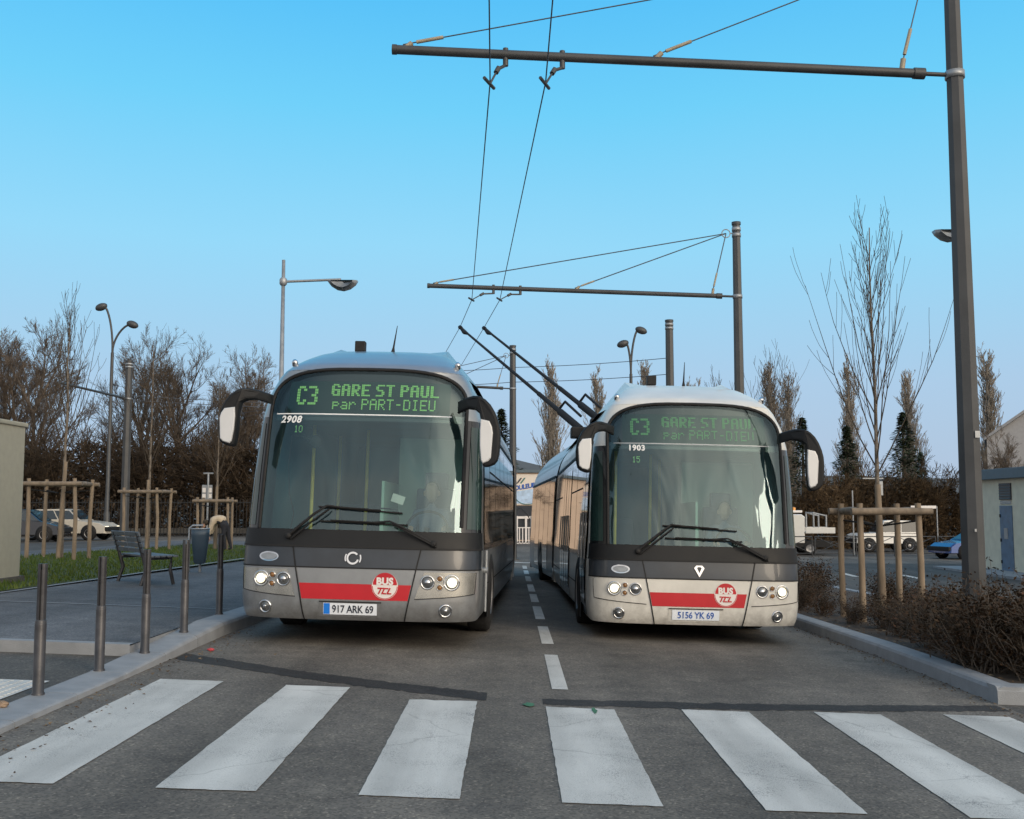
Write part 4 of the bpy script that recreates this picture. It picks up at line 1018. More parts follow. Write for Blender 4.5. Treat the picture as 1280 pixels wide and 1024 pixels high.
def make_tree(name, style, H, seed, label, cat='tree', group=None, twig='twig', bark='bark'):
    rng = random.Random(seed); t = thing(name, label, cat, group=group)
    tk = MB(); cr = MB()
    if style == 'young':
        n = 9; pts = [Vector((rng.gauss(0, .02) * k / n, rng.gauss(0, .02) * k / n, H * .93 * k / n)) for k in range(n + 1)]
        tk.tube(pts, [.05 * (1 - .93 * k / n) + .006 for k in range(n + 1)], 8)
        nb = 34
        for k in range(nb):
            f = .36 + .58 * (k / nb) ** 1.0; z = H * .93 * f; az = k * 2.4 + rng.uniform(-.5, .5)
            L = (H * .46) * (1.2 - f) * rng.uniform(.75, 1.35); a = rng.uniform(.42, .68) * (1.12 - .45 * f)
            d = Vector((cos(az) * sin(a), sin(az) * sin(a), cos(a)))
            grow(cr, Vector((pts[min(int(f * n), n)].x, pts[min(int(f * n), n)].y, z)), d, L, .016 * (1.35 - f), 1, rng, (6,), .5, .6, .1, 6, .004, .3)
    elif style == 'poplar':
        tk.tube([(0, 0, 0), (.05, 0, H * .4), (0, .05, H * .95)], [H * .018, H * .012, .03], 7)
        for k in range(80):
            f = .08 + .86 * k / 80; az = rng.uniform(0, 2 * pi); a = rng.uniform(.12, .26)
            L = H * .30 * (1.1 - f * .75) * rng.uniform(.7, 1.2)
            grow(cr, Vector((0, 0, H * f * .95)), Vector((cos(az) * sin(a), sin(az) * sin(a), cos(a))), L, .05 * (1.1 - f), 2, rng, (7, 5), .33, 1.0, .1, 5, .009, .45)
    elif style == 'wood':
        th = H * rng.uniform(.18, .28)
        tk.tube([(0, 0, 0), (rng.uniform(-.1, .1), 0, th * .5), (0, 0, th), (.05, 0, H * .6)], [H * .022, H * .018, H * .015, .06], 8)
        for k in range(11):
            f = rng.uniform(.18, .6); az = k * 2.4 + rng.uniform(-.4, .4); a = rng.uniform(.25, .85)
            grow(cr, Vector((0, 0, H * f)), Vector((cos(az) * sin(a), sin(az) * sin(a), cos(a))), H * rng.uniform(.38, .6) * (1.1 - f * .6), .10, 3, rng, (8, 9, 10), .6, .45, .2, 5, .007, .5)
    elif style == 'shrubby':      # wide many-stemmed thicket bush
        tk.tube([(0, 0, 0), (.1, 0, H * .3), (0, .1, H * .7)], [.1, .07, .03], 6)
        for k in range(26):
            az = rng.uniform(0, 2 * pi); a = rng.uniform(.05, .95); r = rng.uniform(0, H * .28)
            grow(cr, Vector((cos(az) * r, sin(az) * r, rng.uniform(0, H * .35))), Vector((cos(az) * sin(a), sin(az) * sin(a), cos(a))), H * rng.uniform(.45, .75), .05, 2, rng, (9, 8), .65, .35, .25, 4, .012, .5)
        for k in range(4600):
            az = rng.uniform(0, 2 * pi); z = H * rng.random() ** 1.2 * .86; r = H * .46 * sqrt(rng.random()) * (1 - (z / H) ** 2.2 * .8)
            c = Vector((cos(az) * r, sin(az) * r, z)); s = rng.uniform(.05, .17)
            u = Vector((rng.gauss(0, 1), rng.gauss(0, 1), rng.gauss(0, 1))).normalized(); v = u.orthogonal().normalized()
            cr.add([c - u * s, c + v * s * .5, c + u * s, c - v * s * .4], [(0, 1, 2, 3)])
    elif style == 'conifer':
        tk.tube([(0, 0, 0), (0, 0, H)], [H * .025, .02], 7)
        for k in range(4200):
            f = rng.random() ** .8; z = H * (.1 + .9 * f); R = H * .27 * (1 - f) ** .8 * (.75 + .25 * sin(f * 40)) + .08
            az = rng.uniform(0, 2 * pi); r = R * rng.uniform(.35, 1.08); c = Vector((cos(az) * r, sin(az) * r, z - r * .18))
            s = rng.uniform(.06, .19); u = Vector((cos(az), sin(az), rng.uniform(-.5, .25))); v = Vector((-sin(az), cos(az), 0)) + Vector((0, 0, rng.uniform(-.5, .5)))
            cr.add([c - u * s, c + v * s * .4, c + u * s, c - v * s * .4], [(0, 1, 2, 3)])
    tk.build('trunk', bark, t); cr.build('crown', twig, t)
    return t

# young trees in guards, and the guards
def guard(w, H, label):
    t = thing('tree_guard', label, 'tree guard', group='wooden tree guards of round posts and rails'); rng = random.Random(int(w * 100))
    h = w / 2
    for sx, sy in ((-1, -1), (1, -1), (1, 1), (-1, 1)):
        m = MB(); m.tube([(sx * h, sy * h, -.05), (sx * h + rng.gauss(0, .012), sy * h, H * .5), (sx * h + rng.gauss(0, .018), sy * h, H)], [.05, .047, .045], 10); m.build('post', 'wood', t)
    for k, (a, b) in enumerate((((-1, -1), (1, -1)), ((-1, 1), (1, 1)), ((-1, -1), (-1, 1)), ((1, -1), (1, 1)))):
        e = .16 if k < 2 else -.03; A = Vector((a[0] * h, a[1] * h, H - .12)); Bq = Vector((b[0] * h, b[1] * h, H - .12)); d = (Bq - A).normalized()
        sh = Vector((0, -.085 if k == 0 else (.085 if k == 1 else 0), 0)) if k < 2 else Vector((0, 0, .004))
        m = MB(); m.tube([A - d * e + sh, (A + Bq) / 2 + sh + Vector((0, 0, rng.gauss(0, .006))), Bq + d * e + sh], [.052, .056, .05], 10); m.build('rail', 'woodrail', t)
    m = MB()
    for sx in (-1, 1): m.tube([(sx * h, -h, H - .25), (sx * .05, 0, H - .33), (sx * h, h, H - .25)], .014, 5)
    m.build('tie_strap', 'rubber', t)
    return t
def stake(loc, H, lean, label):
    m = MB(); m.tube([(0, 0, -.05), (lean * .5, 0, H * .5), (lean, 0, H)], [.055, .052, .045], 9)
    return tag(m.build('tree_stake', 'wood', loc=loc), label, 'stake', 'stakes inside the tree guards')
GU = [(-10.5, 25.2, 1.05, 1.85, .16, 'left tree guard closest to the beige kiosk with parked cars behind'), (-11.3, 33.6, 1.05, 1.9, .16, 'middle tree guard on the lawn behind the slatted bench'),
      (-9.85, 36.0, .95, 1.72, .16, 'tree guard behind the litter bin with the stooping person'), (5.48, 16.2, .86, 1.72, .12, 'big near tree guard among dark shrubs on the right')]
tl = ['slender young bare tree in the guard by the beige kiosk', 'slender young bare tree in the guard behind the bench', 'slender young bare tree in the guard beside the person', 'tall young bare tree with fanned branches in the right hand guard']
sl = ['wooden stake in the guard by the beige kiosk', 'wooden stake in the guard behind the bench', 'wooden stake in the guard beside the person', 'thick wooden stake in the right hand guard']
ht = [6.3, 7.0, 6.0, 6.4]
for i, (x, y, w, H, dz, l) in enumerate(GU):
    g = guard(w, H, l); z = gz(x, y) + dz; g.location = (x, y, z); g.rotation_euler = (0, 0, [.06, -.05, .1, .02][i])
    tr = make_tree('young_tree', 'young', ht[i], [40, 41, 42, 147][i], tl[i], group='young staked trees', twig='twigyoung', bark='barkpale'); tr.location = (x + .02, y + .1, z); tr.scale = (.82, .82, 1) if i == 3 else (1, 1, 1)
    stake((x + [.02, .03, .03, .0][i], y - .07, z), H + [.4, .25, .35, .28][i], [.1, .0, .03, -.03][i], sl[i])
for i, (x, y, H, l) in enumerate([(7.2, 30, 6.6, 'young bare tree showing above the right shoulder of the white bus'), (5.9, 31, 6.0, 'young bare tree with thin shoots behind the second mast'), (9.0, 37, 4.9, 'small young bare tree behind the right guard')]):
    tr = make_tree('young_tree', 'young', H, 60 + i, l, group='young staked trees', twig='twigyoung', bark='barkpale'); tr.location = (x, y, gz(x, y))

# poplars
pops = [make_tree('poplar', 'poplar', 14.5, 70 + k, '', group='bare poplars on the skyline', twig='twigpoplar', bark='barkpale') for k in range(3)]
pl = [(3.5, 95, 0, 1.02, 'bare poplar in the gap between the two buses, left of a pair'), (7.7, 97, 1, .98, 'bare poplar just left of the white bus roof'), (13.6, 110, 2, 1.2, 'bare poplar behind the two headed lamp over the white bus'),
      (19.6, 120, 0, 1.12, 'small far poplar, left one of the close pair over the white bus roof'), (21.2, 122, 1, 1.12, 'small far poplar, right one of the close pair over the white bus roof'), (21.6, 90, 2, 1.0, 'bare poplar behind the right corner of the white bus roof'),
      (23.6, 92, 0, .95, 'bare poplar right beside the white bus corner, slightly shorter'), (28.2, 90, 1, 1.0, 'bare poplar behind the left branches of the guarded young tree'), (35.0, 95, 2, 1.0, 'bare poplar behind the right branches of the guarded young tree'), (39.9, 90, 0, 1.07, 'broad bare poplar beside the tall mast, above the pale house')]
used = set()
for x, y, k, s, l in pl:
    o = pops[k] if k not in used else copy_tree(pops[k]); used.add(k)
    o.location = (x, y, gz(x, y)); o.scale = (s * 1.75, s * 1.75, s); o.rotation_euler = (0, 0, x); o['label'] = l
# woods on the left
woods = [make_tree('bare_tree', 'wood', 12, 80 + k, '', group='bare trees of the left woods') for k in range(3)]
wl = [(-36, 68, 1, .9, 'bare tree at the left edge of the woods above the beige kiosk'), (-31, 66, 0, 1.0, 'spreading bare tree behind the kiosk and first guard'), (-27.5, 62, 2, 1.02, 'tallest bare tree above the first tree guard'), (-24, 70, 1, 1.0, 'bare tree just left of the two headed lamp'),
      (-20.5, 66, 0, .92, 'bare tree between the two headed lamp and the left mast'), (-17.8, 70, 2, .9, 'bare tree right of the left mast'), (-15.2, 62, 1, .82, 'bare tree above the middle tree guard'), (-12.2, 68, 0, .66, 'low bare tree above the third tree guard'), (-10, 70, 2, .7, 'low bare tree beside the left mirror of the silver bus'),
      (-41, 72, 2, 1., 'bare tree at the far left picture edge'), (33.0, 66, 0, .48, 'small rounded bare tree behind the substation roof'), (29, 64, 1, .55, 'small spreading bare tree left of the tall mast foot')]
used = set()
for x, y, k, s, l in wl:
    o = woods[k] if k not in used else copy_tree(woods[k]); used.add(k)
    o.location = (x, y, gz(x, y)); o.scale = (s, s, s); o.rotation_euler = (0, 0, x * 1.7); o['label'] = l
th = [make_tree('thicket_bush', 'shrubby', 6, 90 + k, '', 'bush', 'dark leafless bushes behind the fence', 'thicket', 'bark') for k in range(2)]
used = set()
spots = [(-39, 62, 1.0), (-35, 63, .9), (-32, 61, 1.05), (-29, 63, .95), (-26, 60, .9), (-23.2, 62, 1.0), (-20, 61, .95), (-17.5, 62, 1.0), (-14.5, 61, .92), (-12, 63, .9), (-9.4, 62, .8), (-7, 64, .75), (-4.5, 66, .7)]
bl = ['leftmost dark leafless bush behind the kiosk', 'dark leafless bush behind the kiosk edge', 'dark leafless bush above the dark car roof', 'dark leafless bush above the beige estate car', 'dark leafless bush right of the beige estate car', 'dark leafless bush behind the two headed lamp pole', 'dark leafless bush between lamp pole and left mast',
      'dark leafless bush behind the left mast', 'dark leafless bush behind the middle tree guard', 'dark leafless bush above the litter bin', 'dark leafless bush above the stooping person', 'dark leafless bush beside the silver bus mirror', 'dark leafless bush hidden mostly by the silver bus']
for i, (x, y, s) in enumerate(spots):
    k = i % 2; o = th[k] if k not in used else copy_tree(th[k]); used.add(k)
    o.location = (x, y, gz(x, y)); o.scale = (s * 1.35, s * 1.35, s); o.rotation_euler = (0, 0, x); o['label'] = bl[i]
hd = make_tree('hedge_bush', 'shrubby', 4.6, 97, '', 'bush', 'brown bushes on the right', 'hedge', 'bark')
hl = [(16.0, 66, .85, 'brown bush beside the white bus mirror'), (18.6, 65, .95, 'brown bush behind the white pickup truck'), (21.5, 67, 1.05, 'brown bush left of the guarded tree trunk'), (24.3, 66, 1.05, 'brown bush behind the white off-road car'), (26.8, 68, .95, 'brown bush behind the blue car'),
      (29.8, 70, .8, 'grey brown bush left of the tall mast'), (13.2, 67, .8, 'brown bush hidden behind the white bus')]
for i, (x, y, s, l) in enumerate(hl):
    o = hd if i == 0 else copy_tree(hd); o.location = (x, y, gz(x, y)); o.scale = (s, s, s); o.rotation_euler = (0, 0, x * 2); o['label'] = l
cf = make_tree('conifer', 'conifer', 8.6, 99, '', group='dark conifers', twig='conifer')
for i, (x, y, s, l) in enumerate([(19.4, 72, .98, 'dark conifer just right of the white bus roof corner'), (23.6, 76, .95, 'dark conifer left of the guarded young tree trunk'), (25.4, 70, 1.0, 'dark conifer right behind the guarded young tree trunk'), (28.0, 74, .72, 'short dark conifer behind the brown bushes'), (-.75, 76, 1.03, 'dark conifer behind the mast between the buses'), (36.5, 68, .5, 'low dark conifer beside the tall mast foot')]):
    o = cf if i == 0 else copy_tree(cf); o.location = (x, y, gz(x, y)); o.scale = (s * 1.1, s * 1.1, s); o.rotation_euler = (0, 0, x); o['label'] = l

# planting bed shrubs
def shrub(seed, label):
    rng = random.Random(seed); t = thing('shrub', label, 'shrub', group='dark reddish shrubs in the right planting bed'); st = MB(); lf = MB()
    for k in range(34):
        az = rng.uniform(0, 2 * pi); a = rng.uniform(.1, 1.15); L = rng.uniform(.5, .95)
        p = Vector((rng.gauss(0, .09), rng.gauss(0, .09), 0)); d = Vector((cos(az) * sin(a), sin(az) * sin(a), cos(a)))
        grow(st, p, d, L, .008, 1, rng, (5,), .7, .3, .25, 5, .0025, .45)
    for i in range(0, len(st.v), 3):
        for rep in range(2):
            if rng.random() < .9:
                c = Vector(st.v[i]) + Vector((rng.gauss(0, .03), rng.gauss(0, .03), rng.gauss(0, .03))); 
                if c.z < .05: continue
                s = rng.uniform(.014, .032); u = Vector((rng.gauss(0, 1), rng.gauss(0, 1), rng.gauss(0, .6))).normalized(); v = u.orthogonal().normalized()
                lf.add([c - u * s, c + v * s * .55, c + u * s, c - v * s * .55], [(0, 1, 2, 3)])
    st.build('stems', 'bark', t); lf.build('leaves', 'shrub', t); return t
sh = [shrub(100 + k, '') for k in range(3)]; used = set(); rng = random.Random(11)
pos = [(5.0, 14.7, .62), (6.0, 15.5, .62), (4.75, 16.7, .5), (6.2, 16.9, .7), (4.5, 10.45, .95), (4.95, 10.35, 1.1), (4.55, 11.0, 1.05), (4.75, 9.95, .85), (5.55, 9.9, .95), (6.4, 10.0, 1.0), (7.1, 10.4, .95), (4.8, 10.75, .9), (5.6, 10.9, 1.05), (6.5, 11.1, 1.1), (5.15, 11.75, 1.1), (4.75, 12.3, .85), (5.9, 12.0, 1.1), (6.9, 12.2, 1.05), (5.4, 12.9, .9), (6.4, 13.3, .9), (4.8, 13.5, .62),
       (5.3, 14.3, .7), (6.3, 14.6, .75), (4.75, 15.3, .5), (7.1, 14.2, .8), (6.8, 15.8, .75), (4.7, 17.8, .8), (5.1, 19.2, .9), (4.75, 20.8, 1.0), (5.5, 21.5, .95), (6.3, 18.2, .8), (4.8, 23.2, 1.0), (6.9, 20, .8), (5.6, 25, .9), (6.6, 23.5, .85)]
wds = ['squeezed against the guard front post', 'at the street side of the guard', 'low, between kerb and guard back post', 'behind the guard on its street side', 'at the kerb just before the mast foot', 'directly in front of the mast foot', 'against the left side of the mast foot', 'at the kerb corner', 'behind the kerb corner', 'on the near end of the bed', 'at the far right of the near bed end', 'close to the kerb before the mast', 'right of the mast foot', 'tall, well right of the mast', 'just behind the mast', 'at the kerb past the mast', 'behind and right of the mast', 'on the outer bed edge past the mast', 'two steps behind the mast', 'on the outer side behind the mast', 'low, at the kerb before the guard',
       'in front of the guard posts', 'right of the guard front post', 'very low, at the kerb by the guard', 'on the outer edge before the guard', 'right of the guard', 'at the kerb just past the guard', 'behind the guard', 'beside the white bus corner', 'behind the guard on the street side', 'right behind the guard', 'at the kerb along the white bus', 'outermost behind the guard', 'far back in the bed', 'far back on the street side']
for i, (x, y, s) in enumerate(pos):
    k = i % 3; o = sh[k] if k not in used else copy_tree(sh[k]); used.add(k)
    o.location = (x, y, gz(x, y) + .115); o.scale = (s * .98, s * .98, s * .88); o.rotation_euler = (0, 0, rng.uniform(0, 6)); o['label'] = 'dark reddish shrub ' + wds[i]

# ------------------------------------------------------------------ bench, bin, kiosk, sign posts
x, y = -6.1, 17.9
bt = thing('park_bench', 'grey slatted bench with backrest on the platform edge by the lawn', 'bench', (x, y, gz(x, y) + .155), radians(-54))
# local: length along x, seat faces +y
for sx in (-.62, .62):
    m = MB(); m.tube([(sx, -.18, 0), (sx, -.1, .25), (sx, -.16, .45), (sx, -.27, .84)], [.03, .032, .03, .024], 8); m.build('leg', 'bollard', bt)
    m = MB(); m.tube([(sx, .34, 0), (sx, .28, .25), (sx, .30, .43), (sx, -.14, .42)], [.03, .03, .03, .028], 8); m.build('leg', 'bollard', bt)
m = MB()
for k in range(5): m.box((0, -.06 + .095 * k, .455), (1.5, .08, .03), bev=.006)
m.build('seat', 'benchslat', bt)
m = MB()
for k in range(4):
    for sx in (-.385, .385): m.box((sx, -.185 - .027 * k, .55 + .088 * k), (.73, .025, .07), rot=Matrix.Rotation(.28, 3, 'X'), bev=.006)
m.build('backrest', 'benchslat', bt)
x, y = -6.25, 21.8
t = thing('litter_bin', 'blue grey tapered litter bin hung on a steel hoop beside the bench', 'litter bin', (x, y, gz(x, y) + .155), radians(12))
m = MB()
def bin_ring(z, sx, sy): return [(sx * cos(a) * (abs(cos(a)) ** -.35 if abs(cos(a)) > .01 else 1) * .9, sy * sin(a) * (abs(sin(a)) ** -.35 if abs(sin(a)) > .01 else 1) * .9, z) for a in [2 * pi * k / 20 + .01 for k in range(20)]]
R = [bin_ring(.17, .1, .11), bin_ring(.2, .13, .13), bin_ring(.74, .2, .17), bin_ring(.86, .2, .17), bin_ring(.86, .18, .15), bin_ring(.6, .15, .13)]
m.add(sum(R, []), [(j * 20 + k, j * 20 + (k + 1) % 20, (j + 1) * 20 + (k + 1) % 20, (j + 1) * 20 + k) for j in range(5) for k in range(20)], True); m.build('container', 'bin', t)
m = MB(); m.tube(bin_ring(.865, .195, .165) + bin_ring(.865, .195, .165)[:1], .014, 6, False); m.build('rim_hoop', 'galv', t)
m = MB(); m.tube([(-.21, 0, 0), (-.21, 0, .88), (-.15, 0, .93), (.05, 0, .93)], .022, 8); m.tube([(.0, .1, 0), (.0, .1, .2)], .03, 8); m.build('stand', 'galv', t)
# kiosk
t = thing('utility_kiosk', 'beige rough plastered utility kiosk at the left picture edge', 'kiosk', (-8.57, 16.5, gz(-8.57, 16.5) + .14))
m = MB(); m.box((0, 0, 1.2), (1.8, 1.0, 2.42), bev=.03); m.build('body', 'kiosk', t)
m = MB(); m.box((0, 0, 2.43), (1.86, 1.06, .07), bev=.02); m.build('lid', 'kiosk', t)
m = MB(); m.box((0, 0, .02), (1.9, 1.1, .12)); m.build('plinth', 'crossing', t)
# sign posts
def signpost(x, y, H, parts, label, dz=0.):
    t = thing('sign_post', label, 'sign post', (x, y, gz(x, y) + dz)); m = MB(); m.tube([(0, 0, 0), (0, 0, H)], .035, 8); m.build('post', 'galv', t)
    for nm, c, d, mm in parts: m = MB(); m.box(c, d, bev=.01); m.build(nm, mm, t)
    return t
signpost(-10.5, 37.4, 2.72, [('top_bar', (0, 0, 2.7), (.34, .06, .05), 'galv'), ('timetable_panel', (-.04, .04, 2.05), (.36, .03, .5), 'galv'), ('notice', (-.14, .02, 2.12), (.12, .012, .16), 'badge'), ('notice', (.06, .02, 2.12), (.12, .012, .16), 'badge'), ('notice', (-.14, .02, 1.92), (.12, .012, .14), 'badge'), ('notice', (.06, .02, 1.92), (.12, .012, .14), 'badge')], 'thin pale sign post with small panel grid behind the litter bin')
signpost(17.6, 56, 3.3, [], 'bare pale post behind the right tree guard')
signpost(19.6, 58, 4.0, [('top_bar', (-.25, 0, 3.98), (1.1, .06, .06), 'galv'), ('sign_panel', (.05, -.05, 3.45), (.4, .04, .75), 'galv')], 'grey sign post with rounded panel above the white off-road car')
signpost(23.5, 60, 2.5, [('name_board', (-.75, -.03, 2.45), (1.4, .04, .16), 'badge')], 'thin dark post carrying a long white name board')

# ------------------------------------------------------------------ cars
def car(name, label, loc, rz, paint, L, Wd, body, green, wheels, group, sill='gasket', wr=.31):
    """length along +x (front at +x). body / green: side outlines (x, z)"""
    t = thing(name, label, 'car', loc, rz, group)
    def loft(outline, w0, taper, mb):
        n = len(outline); vs = []; zt = max(p[1] for p in outline); zb = min(p[1] for p in outline); secs = [(-1, .965), (-.9, 1.), (.9, 1.), (1, .965)]
        cx = sum(p[0] for p in outline) / n; cz = sum(p[1] for p in outline) / n
        for s, k in secs:
            for px, pz in outline:
                w = w0 / 2 * (1 - taper * (pz - zb) / (zt - zb)); vs.append((cx + (px - cx) * k, s * w, cz + (pz - cz) * k))
        mb.add(vs, [(j * n + i, j * n + (i + 1) % n, (j + 1) * n + (i + 1) % n, (j + 1) * n + i) for j in range(3) for i in range(n)] + [tuple(range(n)), tuple(range(3 * n, 4 * n))])
    m = MB(); loft(body, Wd, .06, m); m.build('body', paint, t)
    m = MB(); loft(green, Wd * .93, .22, m); m.build('cabin', paint, t)
    xs = sorted(p[0] for p in green); zt = max(p[1] for p in green); zb = min(p[1] for p in green)
    low = sorted([p for p in green if p[1] < zb + .05]); hi = sorted([p for p in green if p[1] > zt - .12])
    xb0, xb1, xt0, xt1 = low[0][0], low[-1][0], hi[0][0], hi[-1][0]
    for s in (-1, 1):
        cuts = [0, .48, .97] if L < 4.2 else [0, .34, .66, .98]
        for a, b in zip(cuts, cuts[1:]):
            a += .02; 
            q = []
            for f, z in ((a, 0.1), (b, .1), (b, .86), (a, .86)):
                x = (xb0 + (xb1 - xb0) * f) * (1 - z) + (xt0 + (xt1 - xt0) * f) * z; zz = zb + (zt - zb) * z
                q.append((x, s * (Wd * .93 / 2 * (1 - .22 * z) + .008), zz))
            m = MB(); m.add(q, [(0, 1, 2, 3)]); m.build('side_window', 'carglass', t)
    for (xa, xc, nm) in ((xb1, xt1, 'windscreen'), (xb0, xt0, 'rear_window')):
        q = []; o = .012 if nm == 'windscreen' else -.012
        for z, s in ((.08, -1), (.08, 1), (.88, 1), (.88, -1)): q.append((xa * (1 - z) + xc * z + o, s * Wd * .93 / 2 * (1 - .22 * z) * .86, zb + (zt - zb) * z + .008))
        m = MB(); m.add(q, [(0, 1, 2, 3)]); m.build(nm, 'carglass', t)
    zb2 = min(p[1] for p in body)
    m = MB(); m.box((L * .5 - .02, 0, zb2 + .2), (.14, Wd * .96, .2), bev=.04); m.box((-L * .5 + .02, 0, zb2 + .2), (.14, Wd * .96, .2), bev=.04); m.build('bumpers', sill, t)
    m = MB(); m.box((0, 0, zb2 + .04), (L * .88, Wd * .99, .12)); m.build('sill', 'gasket', t)
    hz = interp(sorted((p[0], p[1]) for p in body if p[1] > .5), L * .46) - .1
    for s in (-1, 1):
        m = MB(); m.box((L * .485, s * Wd * .36, hz - .02), (.06, .3, .13), bev=.02); m.build('headlight', 'lens' if paint != 'carbeige' else 'lamp', t)
    for wx in wheels:
        for s in (-1, 1):
            m = MB(); m.lathe([(wr + .05, -.02), (wr + .05, .015), (0, .016)], (wx, s * (Wd / 2 - .01), wr + .03), (0, s, 0), 18); m.build('wheel_arch', 'gasket', t)
            o = (wx, s * (Wd / 2 - .08), wr); m = MB(); m.lathe([(wr * .6, .1), (wr * .9, .1), (wr, .06), (wr, -.09)], o, (0, s, 0), 20); w = m.build('wheel', 'tyre', t)
            m = MB(); m.lathe([(wr * .6, .102), (wr * .5, .07), (wr * .15, .09), (0, .1)], o, (0, s, 0), 20); m.build('rim', 'rim', w)
    return t
def G3(x, y): return (x, y, gz(x, y))
estate_b = [(-2.1, .3), (-2.12, .85), (-1., .9), (.6, .9), (1.75, .78), (2.05, .62), (2.08, .3)]
estate_g = [(-2.05, .88), (-1.95, 1.36), (-.1, 1.4), (.25, 1.36), (.85, .88)]
car('estate_car', 'old beige estate car parked behind the first tree guard', (-20.2, 49.5, gz(-20.2, 49.5) + .02), radians(-3), 'carbeige', 4.2, 1.65, estate_b, estate_g, (-1.3, 1.3), 'cars parked behind the lawn')
hatch_b = [(-1.75, .3), (-1.78, .85), (0, .9), (1., .86), (1.65, .68), (1.75, .3)]
hatch_g = [(-1.75, .86), (-1.45, 1.36), (-.0, 1.4), (.3, 1.36), (.95, .86)]
car('hatchback_car', 'dark blue hatchback parked half behind the beige kiosk', (-21.0, 46.8, gz(-21, 46.8) + .02), radians(4), 'cardark', 3.5, 1.6, hatch_b, hatch_g, (-1.1, 1.1), 'cars parked behind the lawn')
suv_b = [(-1.85, .45), (-1.88, 1.0), (.4, 1.05), (1.55, 1.02), (1.8, .92), (1.85, .5)]
suv_g = [(-1.83, 1.02), (-1.72, 1.70), (-.1, 1.74), (.2, 1.70), (.55, 1.04)]
car('off_road_car', 'boxy white off-road car parked behind the right tree guard', G3(20.5, 60), radians(183), 'carwhite', 3.7, 1.7, suv_b, suv_g, (-1.1, 1.15), 'cars parked across the right street', wr=.36)
car('saloon_car', 'dark blue car with long bonnet parked left of the substation', G3(22.15, 51.8), radians(195), 'carblue', 4.3, 1.7, [(-2.1, .3), (-2.15, .8), (-1.3, .9), (.7, .9), (1.8, .76), (2.1, .58), (2.15, .3)], [(-1.5, .88), (-1.0, 1.32), (-.1, 1.36), (.1, 1.32), (.95, .88)], (-1.35, 1.35), 'cars parked across the right street')
# white pickup truck, cab at the left behind the bus
t = thing('pickup_truck', 'white flatbed pickup truck with orange beacon beside the white bus', 'truck', G3(14.25, 56.5), radians(180), 'cars parked across the right street')
pr = [(-.75, .6), (-.78, 1.95), (-.6, 2.08), (.3, 2.08), (.85, 1.4), (1.75, 1.2), (1.85, .6)]; n = len(pr)
m = MB(); vs = []
for s, k in ((-.85, .96), (-.78, 1), (.78, 1), (.85, .96)): vs += [(.5 + (a - .5) * k, s, 1.3 + (c - 1.3) * k) for a, c in pr]
m.add(vs, [(j * n + i, j * n + (i + 1) % n, (j + 1) * n + (i + 1) % n, (j + 1) * n + i) for j in range(3) for i in range(n)] + [tuple(range(n)), tuple(range(3 * n, 4 * n))]); m.build('cab', 'carwhite', t)
for s in (-1, 1): m = MB(); m.add([(.0, s * .862, 1.35), (.75, s * .862, 1.35), (.35, s * .855, 1.95), (.0, s * .855, 1.95)], [(0, 1, 2, 3)]); m.build('side_window', 'carglass', t)
m = MB(); m.box((-1.55, 0, 1.15), (1.5, 1.75, .08)); m.box((-1.55, -.86, 1.28), (1.5, .04, .26)); m.box((-1.55, .86, 1.28), (1.5, .04, .26)); m.build('flatbed', 'carwhite', t)
m = MB()
for s in (-.7, .7): m.tube([(-1.25, s, 1.2), (-1.25, s, 2.2)], .045, 6); m.tube([(-1.9, s, 1.2), (-1.9, s, 2.05)], .045, 6); m.tube([(-1.25, s, 2.15), (-1.9, s, 2.0)], .04, 6)
m.tube([(-1.25, -.7, 2.15), (-1.25, .7, 2.15)], .04, 6); m.build('ladder_rack', 'galv', t)
m = MB(); m.box((-.35, 0, 2.22), (.75, 1.1, .12), bev=.03); m.build('beacon_bar', 'badge', t)
m = MB(); m.lathe([(.1, 0), (.1, .12), (.05, .17), (0, .17)], (-.5, -.3, 2.28)); m.build('beacon', 'beacon', t)
m = MB(); m.box((-.25, 0, .55), (3.9, 1.6, .3)); m.build('chassis', 'gasket', t)
for wx in (1.1, -1.0):
    for s in (-1, 1):
        m = MB(); m.lathe([(.2, .1), (.3, .1), (.34, .06), (.34, -.1)], (wx, s * .74, .34), (0, s, 0), 18); w = m.build('wheel', 'tyre', t); m = MB(); m.lathe([(.21, .102), (.1, .07), (0, .09)], (wx, s * .74, .34), (0, s, 0), 16); m.build('rim', 'rim', w)
# the rear wheel seen beside the bus sits under the cab edge

